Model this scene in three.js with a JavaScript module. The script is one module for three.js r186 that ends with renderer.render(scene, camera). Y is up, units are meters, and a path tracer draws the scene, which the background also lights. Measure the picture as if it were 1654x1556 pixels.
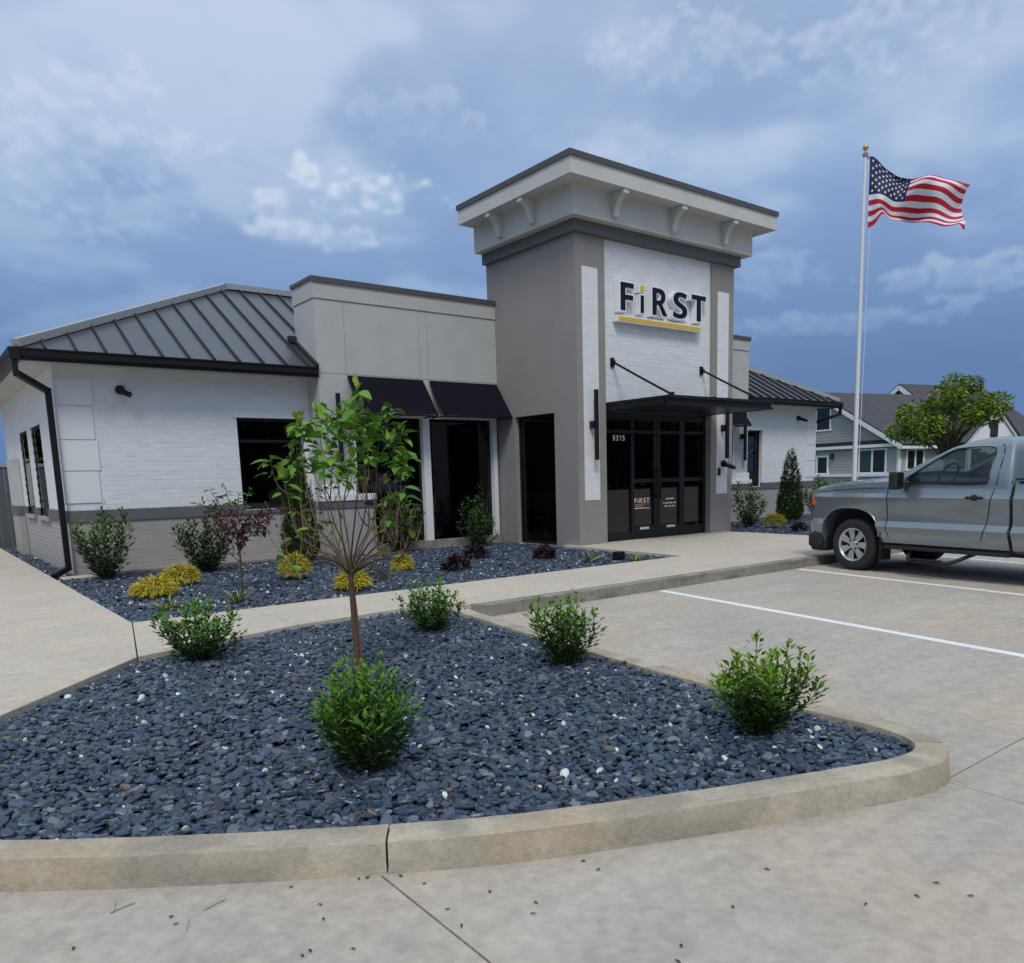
import * as THREE from 'three';
import { mergeGeometries, mergeVertices, toCreasedNormals } from 'three/addons/utils/BufferGeometryUtils.js';
import { RoundedBoxGeometry } from 'three/addons/geometries/RoundedBoxGeometry.js';
import { FontLoader } from 'three/addons/loaders/FontLoader.js';
import { TextGeometry } from 'three/addons/geometries/TextGeometry.js';
import { Brush, Evaluator, SUBTRACTION } from 'three-bvh-csg';

// ------------------------------------------------------------------ camera, sky, sun, exposure
const scene = new THREE.Scene();
const renderer = new THREE.WebGLRenderer({ antialias: true });
renderer.setSize(1024, 963);
renderer.toneMapping = THREE.LinearToneMapping;
renderer.toneMappingExposure = 1.24;
renderer.shadowMap.enabled = true;
renderer.shadowMap.type = THREE.PCFSoftShadowMap;

const camera = new THREE.PerspectiveCamera(74.02, 1654 / 1556, 0.05, 900);
camera.setViewOffset(1749, 1934.9, 0, 0, 1654, 1556);          // a phone picture cropped from below and from the right
camera.position.set(0, 1.5, 0);
camera.rotation.set(-0.153946, -0.670546, -0.025146, 'YXZ');
camera.updateProjectionMatrix();

// ---- noise helpers
function rng(seed) { let a = seed >>> 0; return () => { a = (a + 0x6D2B79F5) | 0; let t = Math.imul(a ^ (a >>> 15), 1 | a); t = (t + Math.imul(t ^ (t >>> 7), 61 | t)) ^ t; return ((t ^ (t >>> 14)) >>> 0) / 4294967296; }; }
const PERM = (() => { const r = rng(77), p = new Float32Array(65536); for (let i = 0; i < 65536; i++) p[i] = r(); return p; })();
const hash2 = (x, y) => PERM[((x & 255) + ((y & 255) << 8)) & 65535];
function vnoise(x, y, per = 256) {
  const xi = Math.floor(x), yi = Math.floor(y), fx = x - xi, fy = y - yi, sx = fx * fx * (3 - 2 * fx), sy = fy * fy * (3 - 2 * fy);
  const m = (v) => ((v % per) + per) % per, x0 = m(xi), x1 = m(xi + 1), y0 = m(yi), y1 = m(yi + 1);
  const a = hash2(x0, y0), b = hash2(x1, y0), c = hash2(x0, y1), d = hash2(x1, y1);
  return a + (b - a) * sx + (c - a) * sy + (a - b - c + d) * sx * sy;
}
function fbm(x, y, oct = 5, per = 256) { let s = 0, a = 0.5, n = 0; for (let i = 0; i < oct; i++) { s += a * vnoise(x + i * 17, y + i * 31, per); n += a; a *= 0.5; x *= 2; y *= 2; per = Math.min(256, per * 2); } return s / n; }
const clamp = THREE.MathUtils.clamp, lerp = THREE.MathUtils.lerp, smooth = (a, b, x) => { const t = clamp((x - a) / (b - a), 0, 1); return t * t * (3 - 2 * t); };
const s2l = (v) => { v /= 255; return v <= 0.04045 ? v / 12.92 : Math.pow((v + 0.055) / 1.055, 2.4); };
const mix3 = (a, b, t) => [lerp(a[0], b[0], t), lerp(a[1], b[1], t), lerp(a[2], b[2], t)];

// ---- sky: a broken grey-blue cloud deck, deeper blue low down, paler overhead
function skyColour(az, el) {                                   // degrees
  const stops = [[0, [70, 94, 134]], [4, [79, 105, 147]], [8, [95, 122, 164]], [13, [116, 142, 181]], [19, [137, 160, 194]], [28, [158, 175, 202]], [45, [190, 204, 219]], [90, [222, 227, 232]]];
  let c = stops[stops.length - 1][1];
  for (let i = 0; i < stops.length - 1; i++) if (el <= stops[i + 1][0]) { const t = clamp((el - stops[i][0]) / (stops[i + 1][0] - stops[i][0]), 0, 1); c = mix3(stops[i][1], stops[i + 1][1], t); break; }
  const r = Math.PI / 180, y = Math.sin(el * r), h = Math.cos(el * r), k = 1 / (y + 0.22), px = Math.cos(az * r) * h * k, pz = Math.sin(az * r) * h * k;
  // wide soft sheets and smaller torn patches
  const wide = fbm(px * 1.5 + 9.3, pz * 1.5 + 4.1, 5), torn = fbm(px * 5.2 + 31, pz * 5.2 + 12, 7), warp = fbm(px * 2.1 + 3, pz * 2.1 + 55, 4);
  let m = smooth(0.44, 0.66, wide * 0.42 + torn * 0.58 + (warp - 0.5) * 0.2) * smooth(1, 14, el);
  c = mix3(c, mix3([134, 161, 194], [186, 200, 217], smooth(6, 24, el)), m * 0.55);
  const dark = smooth(0.52, 0.34, wide * 0.7 + torn * 0.3) * smooth(3, 12, el) * 0.3; c = mix3(c, [98, 127, 170], dark);
  // heaped clouds: centre azimuth, elevation, half widths, strength
  for (const [ca, ce, wa, we, s] of [[-62.6, 18.3, 6.2, 1.9, 1], [-65.5, 15.6, 6.0, 1.0, 0.7], [-68.3, 17.4, 2.2, 1.3, 0.75], [-59.5, 22.5, 5.0, 2.2, 0.3], [-41.5, 25.2, 6.5, 2.6, 0.42], [-28, 24.6, 8.5, 3.8, 0.5], [-80, 19, 9, 5, 0.42], [-24, 11.4, 6.5, 1.6, 0.42], [-31, 9.4, 9, 0.9, 0.26], [-36, 12.8, 4.5, 1.9, 0.28], [-46, 19, 8, 2.0, 0.22]]) {
    const dx = (az - ca) / wa, dy = (el - ce) / we, q = Math.exp(-(dx * dx + dy * dy) * 0.9);
    if (q < 0.02) continue;
    const n = fbm(az * 0.5 + ca, el * 0.8 + 8, 7), n2 = fbm(az * 1.5 + 40, el * 2.2 + ca, 6);
    const w = smooth(0.44, 0.68, q * 0.85 + (n - 0.5) * 0.9 + (n2 - 0.5) * 0.4) * s;
    const lit = smooth(0.35, 0.75, n2 * 0.6 + 0.22 + dy * 0.16);
    c = mix3(c, mix3([146, 168, 198], [192, 202, 217], lit), w * 0.92);
  }
  return c.map(s2l);
}
{
  const W = 2048, H = 1024, data = new Float32Array(W * H * 4);
  for (let j = 0; j < H; j++) for (let i = 0; i < W; i++) {
    const el = ((j + 0.5) / H - 0.5) * 180, az = ((i + 0.5) / W - 0.5) * 360, o = (j * W + i) * 4;
    const c = el >= -0.2 ? skyColour(az, Math.max(0, el)) : [0.16, 0.17, 0.18];
    data[o] = c[0]; data[o + 1] = c[1]; data[o + 2] = c[2]; data[o + 3] = 1;
  }
  const t = new THREE.DataTexture(data, W, H, THREE.RGBAFormat, THREE.FloatType);
  t.mapping = THREE.EquirectangularReflectionMapping; t.magFilter = t.minFilter = THREE.LinearFilter; t.wrapS = THREE.RepeatWrapping; t.needsUpdate = true;
  scene.background = t; scene.environment = t;
}
const sun = new THREE.DirectionalLight(new THREE.Color().setRGB(1, 0.965, 0.91), 1.5);
sun.position.set(-14, 46, 20); sun.target.position.set(8, 0, -8);
sun.castShadow = true; sun.shadow.radius = 34; sun.shadow.mapSize.set(2048, 2048);
Object.assign(sun.shadow.camera, { left: -45, right: 45, top: 45, bottom: -45, near: 1, far: 160 });
scene.add(sun, sun.target);

// ------------------------------------------------------------------ textures and materials
function tex(size, fn, { srgb = true, rep = 1 } = {}) {
  const d = new Uint8Array(size * size * 4);
  for (let j = 0; j < size; j++) for (let i = 0; i < size; i++) { const c = fn((i + 0.5) / size, (j + 0.5) / size), o = (j * size + i) * 4; d[o] = clamp(c[0], 0, 255); d[o + 1] = clamp(c[1], 0, 255); d[o + 2] = clamp(c[2], 0, 255); d[o + 3] = 255; }
  const t = new THREE.DataTexture(d, size, size, THREE.RGBAFormat); t.wrapS = t.wrapT = THREE.RepeatWrapping; t.magFilter = THREE.LinearFilter; t.minFilter = THREE.LinearMipmapLinearFilter; t.generateMipmaps = true;
  if (srgb) t.colorSpace = THREE.SRGBColorSpace; t.repeat.set(rep, rep); t.needsUpdate = true; return t;
}
const l2s = (v) => 255 * (v <= 0.0031308 ? 12.92 * v : 1.055 * Math.pow(v, 1 / 2.4) - 0.055);
const lin = (a) => a.map(l2s);
const concrete = (base, warm, cool, pale, seed, size, metres, spot = 0.5) => tex(size, (u, v) => {
  const big = fbm(u * 4 + seed, v * 4, 5, 4), mid = fbm(u * 7 + seed * 2, v * 7 + 5, 6, 7), fine = fbm(u * 120, v * 120 + seed, 3, 120), grit = vnoise(u * 250, v * 250, 250), brush = fbm(u * 8 + 3, v * 90 + seed, 3, 8);
  let c = mix3(base, warm, smooth(0.42, 0.66, big)); c = mix3(c, cool, smooth(0.48, 0.68, mid) * 0.75); c = mix3(c, pale, smooth(0.55, 0.78, fbm(u * 9 + 40, v * 9 + seed, 5, 9)) * 0.5);
  const k = 0.76 + fine * 0.28 + grit * 0.13 + (brush - 0.5) * 0.14, s = smooth(0.71, 0.8, fbm(u * 30 + 7, v * 30 + seed, 4, 30)) * spot;
  return lin(c.map((x) => x * k * (1 - s * 0.35)));
}, { rep: 1 / metres });
const grit = tex(256, (u, v) => { const g = 255 * (fbm(u * 24, v * 24, 4, 24) * 0.5 + vnoise(u * 128, v * 128, 128) * 0.5); return [g, g, g]; }, { srgb: false, rep: 1 / 0.5 });
const lotTex = concrete([0.418, 0.378, 0.324], [0.44, 0.376, 0.305], [0.378, 0.355, 0.316], [0.475, 0.435, 0.376], 3, 1280, 6, 0.16);
const walkTex = concrete([0.51, 0.452, 0.372], [0.525, 0.452, 0.362], [0.475, 0.43, 0.368], [0.56, 0.50, 0.42], 9, 768, 4, 0.1);
const kerbTex = concrete([0.375, 0.33, 0.255], [0.40, 0.335, 0.245], [0.29, 0.262, 0.212], [0.56, 0.495, 0.39], 15, 512, 2.2, 0.22);
const stainTex = concrete([0.25, 0.235, 0.205], [0.31, 0.275, 0.225], [0.15, 0.145, 0.13], [0.36, 0.33, 0.285], 21, 512, 2.4, 1.0);
const mottle = tex(512, (u, v) => { const k = 0.88 + 0.14 * fbm(u * 7, v * 7, 6, 7) + 0.08 * vnoise(u * 200, v * 200, 200); return lin([k, k, k].map((x) => x * 0.98)); }, { rep: 1 / 2.5 });
const shingle = tex(512, (u, v) => { const row = Math.floor(v * 32), k = 0.75 + 0.5 * vnoise(u * 40 + row * 7.3, row + 0.5, 256) * (0.8 + 0.4 * vnoise(u * 160, v * 160, 160)); return lin([0.058 * k, 0.058 * k, 0.066 * k]); }, { rep: 1 / 4.5 });

const C = (r, g, b) => new THREE.Color().setRGB(r, g, b);
const M = (r, g, b, rough = 0.8, o = {}) => new THREE.MeshStandardMaterial({ color: C(r, g, b), roughness: rough, ...o });
const Mp = (r, g, b, rough, o = {}) => new THREE.MeshPhysicalMaterial({ color: C(r, g, b), roughness: rough, ...o });
const mat = {
  lot: M(1, 1, 1, 0.85, { map: lotTex, bumpMap: grit, bumpScale: 0.0035 }),
  walk: M(1, 1, 1, 0.85, { map: walkTex, bumpMap: grit, bumpScale: 0.0012 }),
  kerb: M(1, 1, 1, 0.88, { map: kerbTex, bumpMap: grit, bumpScale: 0.003 }),
  walkKerb: M(1, 1, 1, 0.9, { map: stainTex, bumpMap: grit, bumpScale: 0.004 }),
  subgrade: M(0.03, 0.028, 0.025, 1),
  soil: M(0.022, 0.024, 0.032, 1),
  grass: M(0.07, 0.11, 0.035, 1, { map: mottle }),
  whiteBrick: M(0.70, 0.715, 0.72, 0.62),
  greyBrick: M(0.345, 0.325, 0.305, 0.8),
  mortarWhite: M(0.68, 0.70, 0.71, 0.7), mortarGrey: M(0.33, 0.31, 0.295, 0.9),
  band: M(0.12, 0.12, 0.128, 0.75, { map: mottle }),
  taupe: M(0.275, 0.256, 0.243, 0.9, { map: mottle, bumpMap: grit, bumpScale: 0.003 }),
  stucco: M(0.455, 0.46, 0.445, 0.9, { map: mottle, bumpMap: grit, bumpScale: 0.003 }),
  trim: M(0.53, 0.535, 0.515, 0.8, { map: mottle }),
  whiteTrim: M(0.72, 0.73, 0.73, 0.55),
  darkTrim: M(0.075, 0.072, 0.08, 0.6),
  black: Mp(0.009, 0.009, 0.011, 0.4, { specularIntensity: 0.6 }), blackCloth: Mp(0.007, 0.006, 0.012, 0.9, { specularIntensity: 0.25, bumpMap: grit, bumpScale: 0.001 }),
  roofPan: M(0.095, 0.103, 0.118, 0.28, { metalness: 0.6 }), roofSeam: M(0.035, 0.035, 0.042, 0.45, { metalness: 0.4 }), hipCap: M(0.36, 0.37, 0.37, 0.45, { metalness: 0.3 }),
  glass: new THREE.MeshPhysicalMaterial({ color: C(0.30, 0.325, 0.345), roughness: 0.0, transmission: 1, thickness: 0, ior: 1.5 }), darkGloss: Mp(0.008, 0.009, 0.011, 0.08),
  frameDark: Mp(0.010, 0.010, 0.013, 0.4, { specularIntensity: 0.6 }),
  navy: Mp(0.006, 0.008, 0.022, 0.5, { specularIntensity: 0.4 }), signWhite: M(0.78, 0.80, 0.80, 0.45), yellow: M(0.68, 0.44, 0.03, 0.45), orange: M(0.72, 0.27, 0.03, 0.6), decalWhite: M(0.8, 0.8, 0.8, 0.6),
  slate: M(1, 1, 1, 0.36), quartz: M(0.62, 0.62, 0.60, 0.6),
  paintLine: M(0.80, 0.80, 0.78, 0.7, { map: mottle }),
  bark: M(0.15, 0.085, 0.05, 0.95, { bumpMap: grit, bumpScale: 0.006 }), twig: M(0.20, 0.135, 0.075, 0.9), greenTwig: M(0.06, 0.06, 0.025, 0.9), darkTwig: M(0.07, 0.05, 0.035, 0.95),
  leaf: new THREE.MeshPhysicalMaterial({ color: 0xffffff, vertexColors: true, roughness: 0.6, specularIntensity: 0.45, side: THREE.DoubleSide, transmission: 0.22, thickness: 0 }),
  leafDull: new THREE.MeshPhysicalMaterial({ color: 0xffffff, vertexColors: true, roughness: 0.9, specularIntensity: 0.3, side: THREE.DoubleSide, transmission: 0.2, thickness: 0 }),
  deadLeaf: M(0.055, 0.04, 0.028, 0.95), straw: M(0.26, 0.2, 0.12, 0.95),
};

// ------------------------------------------------------------------ geometry helpers
const taken = {};
function numbered(n) { const k = taken[n] = (taken[n] ?? -1) + 1; return k ? n + '_' + String(k).padStart(3, '0') : n; }
function uvm(g0) {                                              // uv in metres from the face that each triangle shows
  const g = g0.index ? g0.toNonIndexed() : g0, p = g.attributes.position, uv = new Float32Array(p.count * 2), a = new THREE.Vector3(), b = new THREE.Vector3(), c = new THREE.Vector3(), n = new THREE.Vector3();
  for (let i = 0; i < p.count; i += 3) {
    a.fromBufferAttribute(p, i); b.fromBufferAttribute(p, i + 1); c.fromBufferAttribute(p, i + 2); n.copy(b).sub(a).cross(c.clone().sub(a));
    const ax = Math.abs(n.x), ay = Math.abs(n.y), az = Math.abs(n.z);
    [a, b, c].forEach((v, k) => { const q = (i + k) * 2; if (ay >= ax && ay >= az) { uv[q] = v.x; uv[q + 1] = v.z; } else if (az >= ax) { uv[q] = v.x; uv[q + 1] = v.y; } else { uv[q] = v.z; uv[q + 1] = v.y; } });
  }
  g.setAttribute('uv', new THREE.BufferAttribute(uv, 2)); return g;
}
const box = (x0, x1, y0, y1, z0, z1) => new THREE.BoxGeometry(Math.abs(x1 - x0), Math.abs(y1 - y0), Math.abs(z1 - z0)).translate((x0 + x1) / 2, (y0 + y1) / 2, (z0 + z1) / 2);
const rbox = (x0, x1, y0, y1, z0, z1, r = 0.01, s = 2) => new RoundedBoxGeometry(Math.abs(x1 - x0), Math.abs(y1 - y0), Math.abs(z1 - z0), s, r).translate((x0 + x1) / 2, (y0 + y1) / 2, (z0 + z1) / 2);
function bare(g) { const o = g.index ? g.toNonIndexed() : g.clone(); for (const k of Object.keys(o.attributes)) if (!['position', 'normal', 'uv'].includes(k)) o.deleteAttribute(k); if (!o.attributes.uv) o.setAttribute('uv', new THREE.BufferAttribute(new Float32Array(o.attributes.position.count * 2), 2)); if (!o.attributes.normal) o.computeVertexNormals(); o.morphAttributes = {}; return o; }
const merge = (list) => mergeGeometries(list.map(bare));
function part(parent, name, g, m, label) {
  const o = new THREE.Mesh(g, m); o.name = name; o.castShadow = o.receiveShadow = true; if (label) o.userData.label = label; parent.add(o); return o;
}
function thing(name, label, category, [x, y, z] = [0, 0, 0], turn = 0, group) {
  const o = new THREE.Group(); o.name = numbered(name); o.position.set(x, y, z); o.rotation.y = turn; o.userData = { label, category }; if (group) o.userData.group = group; scene.add(o); return o;
}
function solo(name, g, m, label, category, group) { const o = part(scene, numbered(name), g, m); o.userData = { label, category }; if (group) o.userData.group = group; return o; }
function struct(name, g, m) { const o = part(scene, numbered(name), g, m); o.userData = { kind: 'structure' }; return o; }
function structGroup(name) { const o = new THREE.Group(); o.name = numbered(name); o.userData = { kind: 'structure' }; scene.add(o); return o; }
function slabXZ(pts, y0, y1, bevel = 0) {                       // polygon in x,z from y0 to y1
  const s = new THREE.Shape(pts.map(([x, z]) => new THREE.Vector2(x, -z)));
  const g = new THREE.ExtrudeGeometry(s, { depth: y1 - y0 - bevel, bevelEnabled: bevel > 0, bevelThickness: bevel, bevelSize: bevel, bevelOffset: -bevel, bevelSegments: 2, curveSegments: 6 });
  return uvm(g.rotateX(-Math.PI / 2).translate(0, y0, 0));
}
function bar(p0, p1, w, h, up = [0, 1, 0]) {                    // box from p0 to p1
  const a = new THREE.Vector3(...p0), b = new THREE.Vector3(...p1), d = b.clone().sub(a), L = d.length(); d.normalize();
  const x = new THREE.Vector3().crossVectors(new THREE.Vector3(...up), d).normalize(), y = new THREE.Vector3().crossVectors(d, x);
  return new THREE.BoxGeometry(w, h, L).applyMatrix4(new THREE.Matrix4().makeBasis(x, y, d).setPosition(a.add(b).multiplyScalar(0.5)));
}
function tube(pts, r, seg = 8, n = 6, r1 = r) {                 // tapering tube through points
  const c = new THREE.CatmullRomCurve3(pts.map((p) => new THREE.Vector3(...p))), g = new THREE.TubeGeometry(c, seg, 1, n, false), p = g.attributes.position, q = new THREE.Vector3();
  for (let i = 0; i <= seg; i++) { c.getPointAt(i / seg, q); const rr = lerp(r, r1, i / seg); for (let j = 0; j <= n; j++) { const k = i * (n + 1) + j; p.setXYZ(k, q.x + (p.getX(k) - q.x) * rr, q.y + (p.getY(k) - q.y) * rr, q.z + (p.getZ(k) - q.z) * rr); } }
  g.computeVertexNormals(); return g;
}
function plate(pts, thick) {                                    // flat convex polygon in space with thickness below its face
  const v = pts.map((p) => new THREE.Vector3(...p)), n = new THREE.Vector3().crossVectors(v[1].clone().sub(v[0]), v[2].clone().sub(v[0])).normalize(), pos = [], N = v.length, lo = v.map((p) => p.clone().addScaledVector(n, -thick));
  const t = (a, b, c) => pos.push(a.x, a.y, a.z, b.x, b.y, b.z, c.x, c.y, c.z);
  for (let i = 1; i < N - 1; i++) { t(v[0], v[i], v[i + 1]); t(lo[0], lo[i + 1], lo[i]); }
  for (let i = 0; i < N; i++) { const j = (i + 1) % N; t(v[i], lo[i], lo[j]); t(v[i], lo[j], v[j]); }
  const g = new THREE.BufferGeometry(); g.setAttribute('position', new THREE.Float32BufferAttribute(pos, 3)); g.computeVertexNormals(); return uvm(g);
}
const MIRROR = 24.86;                                           // the building is symmetric about x = 12.43
function mirrored(g) {
  const o = bare(g).clone(); o.scale(-1, 1, 1); o.translate(MIRROR, 0, 0);
  for (const k of Object.keys(o.attributes)) { const a = o.attributes[k], s = a.itemSize, r = a.array; for (let i = 0; i < a.count; i += 3) for (let c = 0; c < s; c++) { const t = r[(i + 1) * s + c]; r[(i + 1) * s + c] = r[(i + 2) * s + c]; r[(i + 2) * s + c] = t; } }
  const n = o.attributes.normal; for (let i = 0; i < n.count; i++) n.setX(i, n.getX(i)); return o;
}
const cube = new THREE.BoxGeometry(1, 1, 1);
// a wall face of single bricks with recessed joints; face frame: origin, u axis, normal; holes as [u0,u1,v0,v1]
function bricks(parent, name, m, origin, U, N, u0, u1, v0, v1, holes = [], seed = 5) {
  const R = rng(seed), list = [], bw = 0.203, bh = 0.0762, j = 0.006;
  let row = 0;
  for (let v = v0; v < v1 - 0.02; v += bh, row++) {
    const top = Math.min(v + bh - j, v1);
    for (let u = u0 - (row % 2 ? bw / 2 : 0); u < u1; u += bw) {
      let segs = [[Math.max(u, u0), Math.min(u + bw - j, u1)]];
      for (const [a, b, c, d] of holes) if (top > c + 0.005 && v < d - 0.005) segs = segs.flatMap(([s, e]) => [[s, Math.min(e, a)], [Math.max(s, b), e]].filter(([p, q]) => q - p > 0.02));
      for (const [s, e] of segs) if (e - s > 0.02) list.push([(s + e) / 2, (v + top) / 2, e - s, top - v]);
    }
  }
  const im = new THREE.InstancedMesh(cube, m, list.length), mm = new THREE.Matrix4(), ux = new THREE.Vector3(...U), nz = new THREE.Vector3(...N), q = new THREE.Vector3(), col = new THREE.Color();
  list.forEach(([cu, cv, w, h], i) => {
    const out = (R() - 0.5) * 0.003; q.set(...origin).addScaledVector(ux, cu).addScaledVector(nz, out - 0.0220); q.y += cv;
    mm.makeBasis(ux.clone().multiplyScalar(w), new THREE.Vector3(0, h, 0), nz.clone().multiplyScalar(0.03)).setPosition(q); im.setMatrixAt(i, mm);
    const k = 0.95 + R() * 0.08; im.setColorAt(i, col.setRGB(k, k, k * (0.99 + R() * 0.02)));
  });
  im.name = name; im.userData.kind = 'stuff'; im.castShadow = im.receiveShadow = true; parent.add(im); return im;
}

// ------------------------------------------------------------------ ground, parking lot, walks, kerbs
struct('ground', new THREE.BoxGeometry(900, 0.2, 900).translate(0, -0.135, 0), mat.grass);
const lot = structGroup('parking_lot');
for (const [x0, x1, z0, z1] of [[-40, 1.266, -7.4, 30], [1.274, 3.756, -7.6, 30], [3.764, 75, -1.656, 30], [3.764, 75, -7.3, -1.664]]) part(lot, 'concrete_slab', uvm(rbox(x0, x1, -0.032, 0, z0, z1, 0.004, 1)), mat.lot);
part(lot, 'base_course', box(-40, 75, -0.034, -0.012, -7.2, 29.9), mat.subgrade);
{ // stall lines, nine degrees off the building's axis
  const d = [-0.1565, 0.9877];
  for (const x of [7.47, 10.49, 13.51, 16.5, 19.5]) { const n = [d[1], -d[0]], L = 5.6, w = 0.05, z = -6.93; part(lot, 'stall_line', slabXZ([[x - n[0] * w, z - n[1] * w], [x + n[0] * w, z + n[1] * w], [x + n[0] * w + d[0] * L, z + n[1] * w + d[1] * L], [x - n[0] * w + d[0] * L, z - n[1] * w + d[1] * L]], 0.0005, 0.004), mat.paintLine); }
}
const walk = structGroup('walk');
const WT = 0.14;
for (const p of [
  [[1.33, -6.93], [0.31, -5.72], [-0.55, -4.82], [-1.4, -4.6], [-14, -4.6], [-14, -13.2], [-6, -11.25]],
  [[1.331, -6.945], [-6, -11.27], [-14, -13.23], [-14, -45], [1.662, -45], [1.662, -8.73]],
]) part(walk, 'concrete_slab', slabXZ(p, -0.03, WT, 0.006), mat.walk);
const front = [[1.34, -6.93], [2.84, -7.36], [3.97, -7.46], [4.62, -7.34], [4.85, -7.15]];
part(walk, 'concrete_slab', slabXZ([[1.34, -6.94], [2.84, -7.37], [2.84, -8.73], [1.67, -8.73]], -0.03, WT, 0.006), mat.walk);
part(walk, 'concrete_slab', slabXZ([[2.848, -7.37], [3.97, -7.46], [4.62, -7.34], [4.62, -8.73], [2.848, -8.73]], -0.03, WT, 0.006), mat.walk);
for (let x = 4.628; x < 28; x += 1.83) part(walk, 'concrete_slab', slabXZ([[x, -7.155], [x + 1.822, -7.155], [x + 1.822, -8.73], [x, -8.73]], -0.03, WT, 0.006), mat.walk);
for (let x = 4.80; x < 28; x += 3.66) part(walk, 'kerb_segment', uvm(rbox(x, x + 3.652, -0.03, WT, -7.155 + 0.004, -7.0, 0.018, 3)), mat.walkKerb);
part(walk, 'kerb_segment', slabXZ([[4.62, -7.33], [4.60, -7.30], [4.795, -7.0], [4.795, -7.15]], -0.03, WT, 0.01), mat.walkKerb);
part(walk, 'concrete_slab', slabXZ([[9.93, -8.738], [12.2, -8.738], [12.2, -11.9], [10.02, -11.9]], -0.03, WT, 0.006), mat.walk);
part(walk, 'concrete_slab', slabXZ([[12.208, -8.738], [14.56, -8.738], [14.56, -11.9], [12.208, -11.9]], -0.03, WT, 0.006), mat.walk);

// island kerb: swept section, cut at its joints
const kerbPath = [[-0.78, -4.72], [-0.62, -4.35], [-0.32, -3.92], [0.12, -3.49], [0.66, -3.07], [1.30, -2.63], [1.66, -2.41], [2.12, -2.19], [2.65, -1.965], [3.15, -1.775], [3.52, -1.652], [3.72, -1.64], [3.88, -1.70], [4.0, -1.83], [4.07, -2.04], [4.075, -2.5], [4.10, -3.2], [4.17, -4.13], [4.28, -5.2], [4.47, -6.6], [4.58, -7.28]];
const kerbCurve = new THREE.CatmullRomCurve3(kerbPath.map(([x, z]) => new THREE.Vector3(x, 0, z)), false, 'centripetal');
const KN = 260, kerbPts = kerbCurve.getSpacedPoints(KN), kerbIn = [];
function kerbFrame(i) { const a = kerbPts[Math.max(0, i - 1)], b = kerbPts[Math.min(KN, i + 1)], t = b.clone().sub(a).normalize(); return new THREE.Vector3(t.z, 0, -t.x); }
for (let i = 0; i <= KN; i++) kerbIn.push(kerbPts[i].clone().addScaledVector(kerbFrame(i), 0.155));
const island = structGroup('island_kerb');
{
  const sec = [[-0.012, -0.03], [-0.012, 0.004], [-0.006, 0.05], [-0.001, 0.120], [0.002, 0.126], [0.009, 0.131], [0.146, 0.133], [0.152, 0.130], [0.155, 0.118], [0.155, -0.03]], R = rng(4);
  const near = (x, z) => { let b = 0, bd = 9; kerbPts.forEach((p, i) => { const d = (p.x - x) ** 2 + (p.z - z) ** 2; if (d < bd) { bd = d; b = i; } }); return b; };
  const cuts = [0, near(1.30, -2.64), near(3.93, -1.75), near(4.14, -3.8), near(4.34, -5.7), KN];
  for (let c = 0; c < cuts.length - 1; c++) {
    const pos = [], uv = [], idx = [], i0 = cuts[c], i1 = cuts[c + 1], n = sec.length; let L = 0;
    for (let i = i0; i <= i1; i++) {
      const f = kerbFrame(i), p = kerbPts[i].clone(); if (i > i0) L += p.distanceTo(kerbPts[i - 1]);
      if (i === i0 && c) p.add(kerbPts[i + 1].clone().sub(kerbPts[i]).normalize().multiplyScalar(0.0045)); if (i === i1 && c < cuts.length - 2) p.sub(kerbPts[i].clone().sub(kerbPts[i - 1]).normalize().multiplyScalar(0.0045));
      let s = 0; sec.forEach(([o, y], k) => { const w = (fbm(i * 0.35 + k, c * 9 + k * 3, 3) - 0.5) * 0.006; pos.push(p.x + f.x * (o + w), y + (k > 2 && k < 8 ? w * 0.4 : 0), p.z + f.z * (o + w)); if (k) s += Math.hypot(o - sec[k - 1][0], y - sec[k - 1][1]); uv.push(L + c * 3.3, s); });
    }
    for (let i = 0; i < i1 - i0; i++) for (let k = 0; k < n - 1; k++) { const a = i * n + k, b = a + n; idx.push(a, b, a + 1, b, b + 1, a + 1); }
    for (let k = 1; k < n - 1; k++) { const e = (i1 - i0) * n; idx.push(0, k, k + 1, e, e + k + 1, e + k); }
    const g = new THREE.BufferGeometry(); g.setAttribute('position', new THREE.Float32BufferAttribute(pos, 3)); g.setAttribute('uv', new THREE.Float32BufferAttribute(uv, 2)); g.setIndex(idx);
    part(island, 'kerb_segment', toCreasedNormals(g, 0.55), mat.kerb);
  }
}

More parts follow.
